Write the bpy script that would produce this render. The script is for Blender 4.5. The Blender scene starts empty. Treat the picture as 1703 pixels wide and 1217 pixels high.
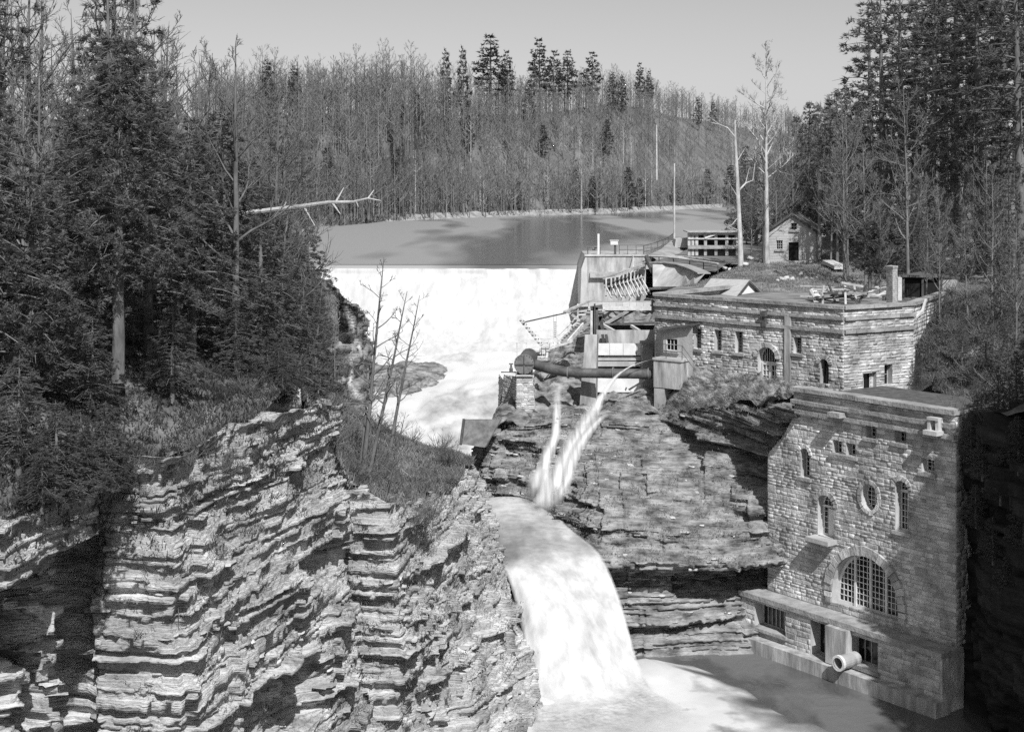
import bpy, math, random
import numpy as np
from mathutils import Vector, Matrix
R = math.radians
SC = bpy.context.scene
COL = SC.collection
rng = np.random.default_rng(7)
random.seed(7)
# ---------------------------------------------------------------- camera (level view camera with a dropped lens)
F, HZ, CX = 2340.0, 310.0, 851.5
def at(px, py, d):
    return Vector(((px - CX) / F * d, d, (HZ - py) / F * d))
def xw(px, d):
    return (px - CX) / F * d
cam_d = bpy.data.cameras.new('camera')
cam = bpy.data.objects.new('camera', cam_d); COL.objects.link(cam)
cam.location = (0, 0, 0); cam.rotation_euler = (R(90), 0, 0)
cam_d.sensor_width = 36; cam_d.lens = F / 1703 * 36
cam_d.shift_y = -(608.5 - HZ) / 1703
cam_d.clip_start = 0.5; cam_d.clip_end = 4000
SC.camera = cam
# ---------------------------------------------------------------- sky, sun, exposure
SUN_AZ, SUN_EL = R(15), R(46)
S = Vector((math.sin(SUN_AZ) * math.cos(SUN_EL), -math.cos(SUN_AZ) * math.cos(SUN_EL), math.sin(SUN_EL)))
world = bpy.data.worlds.new('World'); SC.world = world; world.use_nodes = True
wn = world.node_tree.nodes; wl = world.node_tree.links
sky = wn.new('ShaderNodeTexSky'); sky.sky_type = 'NISHITA'; sky.sun_disc = False
sky.sun_elevation = SUN_EL; sky.sun_rotation = math.pi - SUN_AZ
sky.dust_density = 1.0; sky.ozone_density = 1.0; sky.air_density = 1.0
bw = wn.new('ShaderNodeRGBToBW'); bg = wn['Background']
wl.new(sky.outputs[0], bw.inputs[0]); wl.new(bw.outputs[0], bg.inputs[0])
bg.inputs[1].default_value = 0.09
sun_d = bpy.data.lights.new('sun', 'SUN'); sun_d.energy = 4.2; sun_d.angle = R(0.53); sun_d.color = (1, 1, 1)
sun = bpy.data.objects.new('sun', sun_d); COL.objects.link(sun)
sun.rotation_euler = S.to_track_quat('Z', 'Y').to_euler()
SC.view_settings.view_transform = 'Standard'; SC.view_settings.look = 'None'
SC.view_settings.exposure = 0.2; SC.view_settings.gamma = 1; SC.view_settings.use_curve_mapping = False
SC.render.engine = 'CYCLES'
SC.cycles.use_denoising = False; SC.cycles.use_adaptive_sampling = False
SC.cycles.max_bounces = 5; SC.cycles.diffuse_bounces = 2; SC.cycles.glossy_bounces = 2
SC.cycles.transparent_max_bounces = 12; SC.cycles.transmission_bounces = 2
SC.cycles.caustics_reflective = False; SC.cycles.caustics_refractive = False

# ---------------------------------------------------------------- materials (a grey world: the photograph is monochrome)
def mat(name, lo, hi, scale=1.0, stretch=(1, 1, 1), rough=0.9, bump=0.0, bscale=8.0, bstretch=None, world_co=True,
        detail=6, island=0.0, spec=0.3, p0=0.35, p1=0.65, bdist=0.1):
    m = bpy.data.materials.new(name); m.use_nodes = True
    nt = m.node_tree; N = nt.nodes; L = nt.links
    b = N['Principled BSDF']; b.inputs['Roughness'].default_value = rough
    b.inputs['Specular IOR Level'].default_value = spec
    if world_co:
        g = N.new('ShaderNodeNewGeometry'); co = g.outputs['Position']
    else:
        g = N.new('ShaderNodeTexCoord'); co = g.outputs['Object']
    mp = N.new('ShaderNodeMapping'); mp.inputs['Scale'].default_value = stretch
    L.new(co, mp.inputs['Vector'])
    nz = N.new('ShaderNodeTexNoise'); nz.inputs['Scale'].default_value = scale; nz.inputs['Detail'].default_value = detail
    nz.inputs['Roughness'].default_value = 0.62
    L.new(mp.outputs[0], nz.inputs['Vector'])
    cr = N.new('ShaderNodeMapRange'); cr.inputs['From Min'].default_value = p0; cr.inputs['From Max'].default_value = p1
    cr.inputs['To Min'].default_value = lo; cr.inputs['To Max'].default_value = hi
    L.new(nz.outputs['Fac'], cr.inputs['Value'])
    out = cr.outputs[0]
    if island:
        gi = N.new('ShaderNodeNewGeometry'); oi = N.new('ShaderNodeObjectInfo')
        ad = N.new('ShaderNodeMath'); ad.operation = 'ADD'
        L.new(gi.outputs['Random Per Island'], ad.inputs[0]); L.new(oi.outputs['Random'], ad.inputs[1])
        fr = N.new('ShaderNodeMath'); fr.operation = 'FRACT'; L.new(ad.outputs[0], fr.inputs[0])
        mr = N.new('ShaderNodeMapRange'); mr.inputs['To Min'].default_value = 1 - island; mr.inputs['To Max'].default_value = 1 + island
        L.new(fr.outputs[0], mr.inputs['Value'])
        mu = N.new('ShaderNodeMath'); mu.operation = 'MULTIPLY'
        L.new(out, mu.inputs[0]); L.new(mr.outputs[0], mu.inputs[1]); out = mu.outputs[0]
    L.new(out, b.inputs['Base Color'])
    if bump:
        mp2 = N.new('ShaderNodeMapping'); mp2.inputs['Scale'].default_value = bstretch or stretch
        L.new(co, mp2.inputs['Vector'])
        n2 = N.new('ShaderNodeTexNoise'); n2.inputs['Scale'].default_value = bscale; n2.inputs['Detail'].default_value = 5
        L.new(mp2.outputs[0], n2.inputs['Vector'])
        bp = N.new('ShaderNodeBump'); bp.inputs['Strength'].default_value = bump; bp.inputs['Distance'].default_value = bdist
        L.new(n2.outputs['Fac'], bp.inputs['Height']); L.new(bp.outputs[0], b.inputs['Normal'])
    return m
M = {}
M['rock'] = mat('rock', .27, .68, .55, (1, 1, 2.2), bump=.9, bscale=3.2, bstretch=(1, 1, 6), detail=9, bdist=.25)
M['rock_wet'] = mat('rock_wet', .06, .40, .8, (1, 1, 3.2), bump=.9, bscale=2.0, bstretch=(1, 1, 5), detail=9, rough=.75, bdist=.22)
M['rock_shade'] = mat('rock_shade', .008, .045, .5, (1, 1, 3), bump=.8, bscale=2, detail=8)  # shade of the gorge wall put into its albedo, far below other rock
M['slab'] = mat('slab', .30, .62, 1.2, (1, 1, 2), bump=.6, bscale=4, detail=8, island=.3)
M['soil'] = mat('soil', .07, .22, .8, bump=.8, bscale=3, detail=9)
M['lawn'] = mat('lawn', .13, .30, .45, bump=.5, bscale=5, detail=9)
M['far_soil'] = mat('far_soil', .12, .22, .09, bump=.4, bscale=.6, detail=9)
M['shore'] = mat('shore', .2, .42, .4, detail=9)
M['stone'] = mat('stone', .26, .66, .7, (1, 1, .6), bump=.8, bscale=6, detail=7, island=.30, bdist=.08)
M['mortar'] = mat('mortar', .40, .58, 3, bump=.6, bscale=12)
M['coping'] = mat('coping', .24, .40, 1.4, bump=.5, bscale=6, detail=8, island=.18)
M['concrete'] = mat('concrete', .34, .62, .6, (1, 1, .5), bump=.3, bscale=3, detail=9)
M['concrete_stain'] = mat('concrete_stain', .24, .58, .7, (2.2, 2.2, .5), bump=.3, bscale=3, detail=9)
M['wood'] = mat('wood', .28, .5, 2.0, (1, 1, 1), bump=.3, bscale=14, island=.25)
M['wood_pale'] = mat('wood_pale', .45, .7, 2.0, bump=.2, bscale=14, island=.15)
M['wood_grey'] = mat('wood_grey', .12, .24, 2.0, bump=.3, bscale=12)
M['wood_dark'] = mat('wood_dark', .05, .12, 2.0, bump=.3, bscale=12, island=.25)
M['siding'] = mat('siding', .40, .52, 1.5, bump=.2, bscale=9)
M['roof'] = mat('roof', .07, .14, 2.5, bump=.4, bscale=8, island=.3)
M['roof_pale'] = mat('roof_pale', .52, .68, 2.0, bump=.3, bscale=8, island=.2)
M['white'] = mat('white', .62, .8, 1.2, bump=.15, bscale=6)
M['iron'] = mat('iron', .06, .13, 1.6, bump=.3, bscale=6, rough=.6, spec=.5)
M['iron_cap'] = mat('iron_cap', .12, .22, 2.2, bump=.3, bscale=6, rough=.6, spec=.5)
M['black'] = mat('black', .008, .018, 1)
M['brick'] = mat('brick', .38, .58, 2, bump=.3, bscale=8, island=.2)
M['bark'] = mat('bark', .09, .20, 2.5, (1, 1, .3), bump=.5, bscale=7, world_co=False)
M['bark_pale'] = mat('bark_pale', .3, .62, 1.6, (1, 1, .5), bump=.4, bscale=6, world_co=False)
M['bark_grey'] = mat('bark_grey', .12, .24, 2.5, (1, 1, .3), bump=.4, bscale=7, world_co=False)
M['bark_far'] = mat('bark_far', .13, .26, .8, (1, 1, .3), world_co=False)
M['twig_far'] = mat('twig_far', .14, .25, .35, island=.3)
M['needle'] = mat('needle', .085, .18, .6, rough=.6, island=.35, spec=.25)
M['needle_far'] = mat('needle_far', .04, .09, .3, rough=.8, island=.25, spec=.1)
M['brush_dark'] = mat('brush_dark', .04, .14, .6, island=.4)
M['brush'] = mat('brush', .08, .24, .6, island=.4)
M['grass'] = mat('grass', .12, .30, .5, island=.4)
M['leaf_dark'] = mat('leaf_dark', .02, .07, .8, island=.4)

def glass_mat():
    m = bpy.data.materials.new('glass'); m.use_nodes = True
    b = m.node_tree.nodes['Principled BSDF']
    b.inputs['Base Color'].default_value = (.012, .012, .012, 1); b.inputs['Roughness'].default_value = .12
    return m
M['glass'] = glass_mat()
def translucent(m, k):
    nt = m.node_tree; b = nt.nodes['Principled BSDF']; out = nt.nodes['Material Output']
    t = nt.nodes.new('ShaderNodeBsdfTranslucent'); mx = nt.nodes.new('ShaderNodeMixShader'); mx.inputs[0].default_value = k
    src = b.inputs['Base Color'].links[0].from_socket; ml = nt.nodes.new('ShaderNodeMath'); ml.operation = 'MULTIPLY'; ml.inputs[1].default_value = 1.5
    nt.links.new(src, ml.inputs[0]); nt.links.new(ml.outputs[0], t.inputs[0])
    nt.links.new(b.outputs[0], mx.inputs[1]); nt.links.new(t.outputs[0], mx.inputs[2]); nt.links.new(mx.outputs[0], out.inputs[0])
translucent(M['needle'], .4); translucent(M['needle_far'], .3)

def white_water(name, lo=.55, hi=.92, stretch=(1, 1, .15), scale=1.2, p0=.3, p1=.6, alpha=None, bump=.3, rough=.6):
    """Silky white water: streaks follow the fall; alpha = (noise from, to) lets thin water show what is behind."""
    m = mat(name, lo, hi, scale, stretch, rough=rough, bump=bump, bscale=scale * 1.5, bstretch=stretch, p0=p0, p1=p1, detail=4, spec=.2, bdist=.2)
    if alpha:
        nt = m.node_tree; N = nt.nodes; L = nt.links
        g = N.new('ShaderNodeAttribute'); g.attribute_name = 'edge'
        ge = N.new('ShaderNodeNewGeometry'); mp = N.new('ShaderNodeMapping'); mp.inputs['Scale'].default_value = stretch
        L.new(ge.outputs['Position'], mp.inputs[0])
        nz = N.new('ShaderNodeTexNoise'); nz.inputs['Scale'].default_value = scale * 3.2; nz.inputs['Detail'].default_value = 4
        L.new(mp.outputs[0], nz.inputs[0])
        mr = N.new('ShaderNodeMapRange'); mr.inputs['From Min'].default_value = .25; mr.inputs['From Max'].default_value = .7
        mr.inputs['To Min'].default_value = alpha[0]; mr.inputs['To Max'].default_value = alpha[1]
        L.new(nz.outputs['Fac'], mr.inputs[0])
        mu = N.new('ShaderNodeMath'); mu.operation = 'MULTIPLY'; mu.use_clamp = True
        L.new(mr.outputs[0], mu.inputs[0]); L.new(g.outputs['Fac'], mu.inputs[1])
        L.new(mu.outputs[0], N['Principled BSDF'].inputs['Alpha'])
    return m
M['fall'] = white_water('fall', .44, .61, (1.3, 1, .05), 1.1, p0=.25, p1=.6, bump=.15)
M['fall_thin'] = white_water('fall_thin', .56, .68, (2.4, .12, .10), .55, alpha=(.35, 1.6), bump=0)
M['fall_mist'] = white_water('fall_mist', .5, .66, (1, 1, .1), 1.2, alpha=(-.35, 1.05), bump=0)
M['fall_edge'] = white_water('fall_edge', .48, .68, (1, 1, .12), alpha=(.9, 1.6))
M['rapids'] = white_water('rapids', .34, .70, (1, .35, 1), .28, p0=.3, p1=.5)
M['basin'] = white_water('basin', .20, .68, (1, .5, 1), .45, p0=.36, p1=.56)

# ---------------------------------------------------------------- mesh helpers
def link(name, me, m=None, parent=None, smooth=False):
    o = bpy.data.objects.new(name, me); COL.objects.link(o)
    if m is not None: me.materials.append(M[m] if isinstance(m, str) else m)
    if parent is not None:
        o.parent = parent
        o.matrix_parent_inverse = Matrix.Translation(-parent.location)
    if smooth: me.shade_smooth()
    return o
def mesh_np(name, V, faces):
    """faces: list of int arrays (n,3) or (n,4)"""
    V = np.asarray(V, dtype=np.float32).reshape(-1, 3)
    faces = [np.asarray(f, dtype=np.int32) for f in faces if len(f)]
    me = bpy.data.meshes.new(name)
    me.vertices.add(len(V)); me.vertices.foreach_set('co', V.ravel())
    li = np.concatenate([f.ravel() for f in faces]); tot = np.concatenate([np.full(len(f), f.shape[1], np.int32) for f in faces])
    st = np.concatenate(([0], np.cumsum(tot)[:-1])).astype(np.int32)
    me.loops.add(len(li)); me.loops.foreach_set('vertex_index', li)
    me.polygons.add(len(tot)); me.polygons.foreach_set('loop_start', st)
    me.polygons.foreach_set('loop_total', tot)
    me.update(calc_edges=True); me.validate()
    return me
def tag(o, label=None, cat=None, group=None, kind=None):
    if label: o['label'] = label
    if cat: o['category'] = cat
    if group: o['group'] = group
    if kind: o['kind'] = kind
    return o
def empty(name, loc, label, cat, group=None, rz=0):
    o = bpy.data.objects.new(name, None); COL.objects.link(o); o.empty_display_size = .3
    o.location = loc; o.rotation_euler = (0, 0, rz)
    return tag(o, label, cat, group)
class MB:
    def __init__(s): s.v = []; s.f = []
    def poly(s, pts):
        n = len(s.v); s.v += [tuple(p) for p in pts]; s.f.append(tuple(range(n, n + len(pts)))); return s
    def hexa(s, p):      # 8 corners: bottom 4 then top 4, same order
        n = len(s.v); s.v += [tuple(q) for q in p]
        for a in ((0, 3, 2, 1), (4, 5, 6, 7), (0, 1, 5, 4), (1, 2, 6, 5), (2, 3, 7, 6), (3, 0, 4, 7)):
            s.f.append(tuple(n + i for i in a))
        return s
    def box(s, c, d, mtx=None):
        x, y, z = d[0] / 2, d[1] / 2, d[2] / 2; c = Vector(c)
        q = [Vector(k) for k in ((-x, -y, -z), (x, -y, -z), (x, y, -z), (-x, y, -z), (-x, -y, z), (x, -y, z), (x, y, z), (-x, y, z))]
        if mtx is not None: q = [mtx @ k for k in q]
        return s.hexa([c + k for k in q])
    def bar(s, p, q, w, h=None, up=(0, 0, 1)):
        p, q = Vector(p), Vector(q); h = h or w; d = (q - p).normalized(); up = Vector(up)
        if abs(d.dot(up)) > .98: up = Vector((0, 1, 0))
        a = d.cross(up).normalized() * (w / 2); b = a.cross(d).normalized() * (h / 2)
        return s.hexa([p - a - b, p + a - b, p + a + b, p - a + b, q - a - b, q + a - b, q + a + b, q - a + b])
    def tube(s, pts, rad, k=8, cap=True):
        pts = [Vector(p) for p in pts]; n0 = len(s.v); m = len(pts)
        rad = rad if hasattr(rad, '__len__') else [rad] * m
        ref = Vector((0, 0, 1))
        d0 = (pts[-1] - pts[0]).normalized()
        if abs(d0.z) > .9: ref = Vector((0, 1, 0))
        for i, p in enumerate(pts):
            d = (pts[min(i + 1, m - 1)] - pts[max(i - 1, 0)]).normalized()
            a = d.cross(ref).normalized(); b = a.cross(d)
            for j in range(k):
                t = 2 * math.pi * j / k
                s.v.append(tuple(p + (a * math.cos(t) + b * math.sin(t)) * rad[i]))
        for i in range(m - 1):
            for j in range(k):
                s.f.append((n0 + i * k + j, n0 + i * k + (j + 1) % k, n0 + (i + 1) * k + (j + 1) % k, n0 + (i + 1) * k + j))
        if cap:
            s.f.append(tuple(n0 + j for j in range(k))[::-1]); s.f.append(tuple(n0 + (m - 1) * k + j for j in range(k)))
        return s
    def build(s, name, m, parent=None, smooth=False):
        me = bpy.data.meshes.new(name); me.from_pydata(s.v, [], s.f); me.update()
        return link(name, me, m, parent, smooth)
def noise2(n, m, sx, sy, r):
    """smooth value noise on an n x m lattice, cell sizes sx, sy (in samples)"""
    a = r.standard_normal((int(n / sx) + 3, int(m / sy) + 3))
    x = np.arange(n) / sx; y = np.arange(m) / sy
    i = x.astype(int); j = y.astype(int); u = x - i; v = y - j
    u = (u * u * (3 - 2 * u))[:, None]; v = (v * v * (3 - 2 * v))[None, :]
    A = a[np.ix_(i, j)]; B = a[np.ix_(i + 1, j)]; C = a[np.ix_(i, j + 1)]; D = a[np.ix_(i + 1, j + 1)]
    return (A * (1 - u) + B * u) * (1 - v) + (C * (1 - u) + D * u) * v
# ================================================================ TERRAIN
def resample(P, n):
    """polyline (k,d) -> n points evenly by length"""
    P = np.asarray(P, float); L = np.r_[0, np.cumsum(np.linalg.norm(np.diff(P, axis=0), axis=1))]
    t = np.linspace(0, L[-1], n)
    return np.stack([np.interp(t, L, P[:, k]) for k in range(P.shape[1])], 1)
def smooth_interp(rows, nu, nv):
    """rows: array (a,b,3) of control points -> (nu,nv,3) grid, smooth along both"""
    A = np.asarray(rows, float); a, b, _ = A.shape
    def ease(n, k):
        t = np.linspace(0, n - 1, k); i = np.minimum(t.astype(int), n - 2); return i, t - i
    def cub(A, k):
        n = A.shape[0]; i, f = ease(n, k); f = f.reshape(-1, *([1] * (A.ndim - 1)))
        p0 = A[np.maximum(i - 1, 0)]; p1 = A[i]; p2 = A[i + 1]; p3 = A[np.minimum(i + 2, n - 1)]
        m1 = (p2 - p0) * .4; m2 = (p3 - p1) * .4
        return ((2 * f**3 - 3 * f**2 + 1) * p1 + (f**3 - 2 * f**2 + f) * m1 + (-2 * f**3 + 3 * f**2) * p2 + (f**3 - f**2) * m2)
    B = cub(A, nu); return cub(B.transpose(1, 0, 2), nv).transpose(1, 0, 2)
LAND = {}
def grid_mesh(name, G, m, smooth=True, kind='structure'):
    nu, nv, _ = G.shape
    idx = np.arange(nu * nv).reshape(nu, nv)
    q = np.stack([idx[:-1, :-1], idx[:-1, 1:], idx[1:, 1:], idx[1:, :-1]], -1).reshape(-1, 4)
    me = mesh_np(name, G, [q]); o = link(name, me, m, smooth=smooth)
    if kind: o['kind'] = kind
    return o
def loft(name, rows, nu, nv, m, amp=.2, seed=1, fade_last=True, cells=(6, 6)):
    G = smooth_interp(rows, nu, nv); r = np.random.default_rng(seed)
    nz = noise2(nu, nv, cells[0], cells[1], r) * amp + noise2(nu, nv, cells[0] / 3, cells[1] / 3, r) * amp * .45
    G[:, :, 2] += nz
    LAND[name] = G
    return grid_mesh(name, G, m)
# gorge floor: one sheet under everything, out to the horizon
fl = MB(); fl.poly([(-1500, -200, -30), (1500, -200, -30), (1500, 2500, -30), (-1500, 2500, -30)])
tag(fl.build('ground', 'soil'), kind='structure')
# left bank: rows along Y, far left -> gorge rim
LB = [(10, [(-70, 6), (-38, 0), (-27, -4), (-23, -7), (-20.4, -8.8)]),
      (20, [(-70, 6), (-36, 0), (-24, -4), (-20, -7), (-17.6, -8.7)]),
      (27, [(-70, 6), (-35, 0), (-23, -4), (-18.5, -7), (-16.4, -8.7)]),
      (34, [(-70, 6), (-35, 0), (-22, -4), (-16.2, -7), (-14.3, -8.7)]),
      (40.5, [(-70, 6), (-35, 0), (-21, -4.4), (-14.4, -7.4), (-12.3, -8.8)]),
      (44, [(-70, 6), (-35, 0), (-20, -4.5), (-13.6, -7.2), (-11.2, -8.5)]),
      (50, [(-70, 6), (-33, 0), (-19, -4.2), (-11.6, -7), (-9.4, -8.0)]),
      (56, [(-70, 6), (-33, 0), (-18, -4.5), (-10.8, -7.2), (-8.2, -8.6)]),
      (59, [(-70, 6), (-31, -1), (-17, -5.2), (-10.6, -8.8), (-6.4, -13.2)]),
      (62, [(-70, 6), (-30, -1.5), (-16, -6), (-10.0, -11.4), (-4.6, -14.4)]),
      (68, [(-70, 6), (-30, -2), (-16, -7), (-9.6, -12.6), (-3.6, -15.0)]),
      (75, [(-70, 6), (-30, -2), (-16, -7.6), (-9, -13.2), (-2.6, -15.3)]),
      (80, [(-70, 6), (-31, -2), (-17, -8), (-9.4, -13.4), (-2.3, -15.6)]),
      (86, [(-70, 6), (-32, -2), (-18, -8.5), (-10, -14), (-3.6, -16.6)]),
      (92, [(-70, 6), (-34, -3), (-20, -9), (-12.5, -14.5), (-6.5, -19.6)]),
      (102, [(-75, 6), (-36, -3), (-23, -8.5), (-15, -13.6), (-9.8, -20)]),
      (114, [(-80, 6), (-40, -3), (-26, -7.8), (-18.6, -10), (-13.2, -18)]),
      (122, [(-80, 6), (-40, -3), (-27, -7.6), (-18.6, -8.6), (-15.2, -10.5)]),
      (136, [(-80, 6), (-42, -3), (-29, -7.6), (-20.4, -8.6), (-16.8, -11)]),
      (148, [(-80, 6), (-45, -3), (-31, -6.6), (-23.5, -7.6), (-20.4, -9.5)]),
      (175, [(-90, 8), (-60, 0), (-42, -5), (-33, -7.4), (-28, -9.5)]),
      (230, [(-130, 14), (-80, 2), (-55, -5), (-42, -7.4), (-36, -9.5)]),
      (300, [(-160, 20), (-100, 6), (-70, -3), (-55, -7.4), (-48, -9.5)])]
loft('riverbank_left', [[(x, y, z) for x, z in row] for y, row in LB], 260, 60, 'soil', .22, 3)
# lawn and right bank
LW = [(101, [(12.5, -9.8), (17, -8.8), (24, -8.3), (32, -7.9), (44, -5), (95, 10)]),
      (108, [(13.2, -8.8), (18, -8.0), (25, -7.9), (32, -7.7), (46, -5), (95, 10)]),
      (113, [(13.6, -8.2), (19, -7.7), (25, -7.7), (32, -7.6), (46, -5), (95, 11)]),
      (118, [(16.2, -8.0), (20, -7.6), (26, -7.6), (33, -7.5), (46, -5), (95, 11)]),
      (126, [(18.4, -8.0), (21.5, -7.5), (27, -7.4), (34, -7.0), (46, -4.5), (95, 12)]),
      (135, [(20.6, -8.4), (23.2, -7.4), (29, -7.2), (35, -6.3), (47, -3.5), (95, 12)]),
      (150, [(23.8, -9.2), (26, -7.6), (31, -6.9), (38, -5.0), (50, -2.5), (100, 14)]),
      (168, [(28, -9.4), (31, -7.8), (36, -6.5), (44, -4.0), (56, -1.0), (105, 16)]),
      (215, [(44, -9.4), (48, -7.8), (54, -6.0), (62, -3.0), (75, 1), (130, 22)]),
      (300, [(74, -9.4), (80, -7.8), (88, -4.0), (98, 1.0), (112, 6), (180, 30)]),
      (420, [(120, -9.4), (126, -7.8), (134, -3.0), (146, 3.0), (162, 10), (240, 40)])]
loft('lawn', [[(x, y, z) for x, z in row] for y, row in LW], 200, 90, 'lawn', .10, 5)
RS = [(62, [(30, -9), (34, -6), (44, 0), (80, 12)]),
      (68, [(26.2, -11.4), (30, -9), (40, -3), (80, 10)]),
      (76, [(25.0, -13.2), (29.5, -10.2), (40, -4), (85, 10)]),
      (84, [(25.6, -12.2), (29.8, -9.8), (40, -4.5), (88, 10)]),
      (90, [(26.0, -10.6), (30.5, -8.8), (41, -4.5), (90, 10)]),
      (96, [(25.6, -9.2), (31, -8.0), (42, -4.8), (92, 10)]),
      (103, [(24.5, -8.5), (32, -7.95), (44, -5.05), (95, 10)])]
loft('hillside_right', [[(x, y, z) for x, z in row] for y, row in RS], 90, 60, 'soil', .25, 6)
# terrace between the right cliff and the long stone wall
TR = [[at(935, 668, 101), at(960, 690, 97.6), at(975, 694, 95)],
      [at(1000, 655, 103), at(1000, 676, 98.5), at(1000, 690, 95.5)],
      [at(1085, 640, 103), at(1090, 662, 97), at(1100, 690, 94.2)],
      [at(1135, 606, 97), at(1150, 640, 93.5), at(1150, 686, 90)],
      [at(1200, 612, 95), at(1205, 645, 90.5), at(1200, 678, 87)],
      [at(1250, 624, 92.6), at(1255, 644, 87), at(1268, 664, 82)],
      [at(1300, 636, 90.8), at(1305, 645, 85), at(1318, 654, 79)],
      [at(1330, 645, 90), at(1342, 646, 85), at(1340, 652, 78)]]
loft('terrace', TR, 140, 80, 'rock_wet', .22, 8, cells=(7, 7))
# rock shelf under the flume and the pipe, between the dam abutment and the ledge
RSH = [[(xw(p, y), y, z) for p, z in row] for y, row in [
    (144, [(955, -17), (985, -12.0), (1040, -11.6), (1090, -11.2), (1190, -9.8)]),
    (130, [(925, -18), (952, -13.4), (1000, -12.4), (1090, -11.8), (1190, -10.6)]),
    (119, [(876, -18.6), (905, -14.6), (955, -13.4), (1060, -13.0), (1150, -12.2)]),
    (110, [(846, -19.2), (878, -15.2), (940, -14.2), (1060, -13.8), (1130, -13.2)]),
    (103, [(815, -19.6), (848, -15.6), (920, -15.0), (1040, -14.8), (1120, -14.2)]),
    (98, [(795, -19.8), (828, -15.6), (925, -15.6), (1020, -15.4), (1105, -15.0)]),
    (95, [(780, -20), (828, -16.0), (925, -16.4), (1020, -15.9), (1105, -15.6)])]]
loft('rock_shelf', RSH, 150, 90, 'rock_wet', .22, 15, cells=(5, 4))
# far wooded hill
shore = [(-260, 300), (xw(200, 285), 285), (xw(440, 284), 284), (xw(560, 296), 296), (xw(650, 336), 336), (xw(800, 380), 380), (xw(980, 428), 428),
         (xw(1010, 436), 436), (xw(1200, 555), 555), (xw(1420, 640), 640), (xw(1750, 660), 660)]
gh = [16, 18, 19, 20, 21, 25, 32, 33, 34, 31, 30]
HR = []
for (x, y), g in zip(shore, gh):
    k = y / 400
    HR.append([(x, y - 1, -8.6), (x + 1, y + 5, -7.2), (x + 2, y + 14, -5.6), (x + 6, y + 45 * k, g * .35), (x + 10, y + 85 * k, g * .78), (x + 14, y + 125 * k, g), (x + 40, y + 330, g * 1.02)])
loft('hillside_far', HR, 220, 70, 'far_soil', .35, 9)
# pale stony strand along the far shore
G = LAND['hillside_far']
ST = [[(x, y - 3, -8.5), (x, y - 1, -7.95), (x + 1, y + 4.0, -6.9)] for x, y in shore[3:9]]
loft('shore', ST, 200, 8, 'shore', .12, 4, cells=(3, 3))

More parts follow.
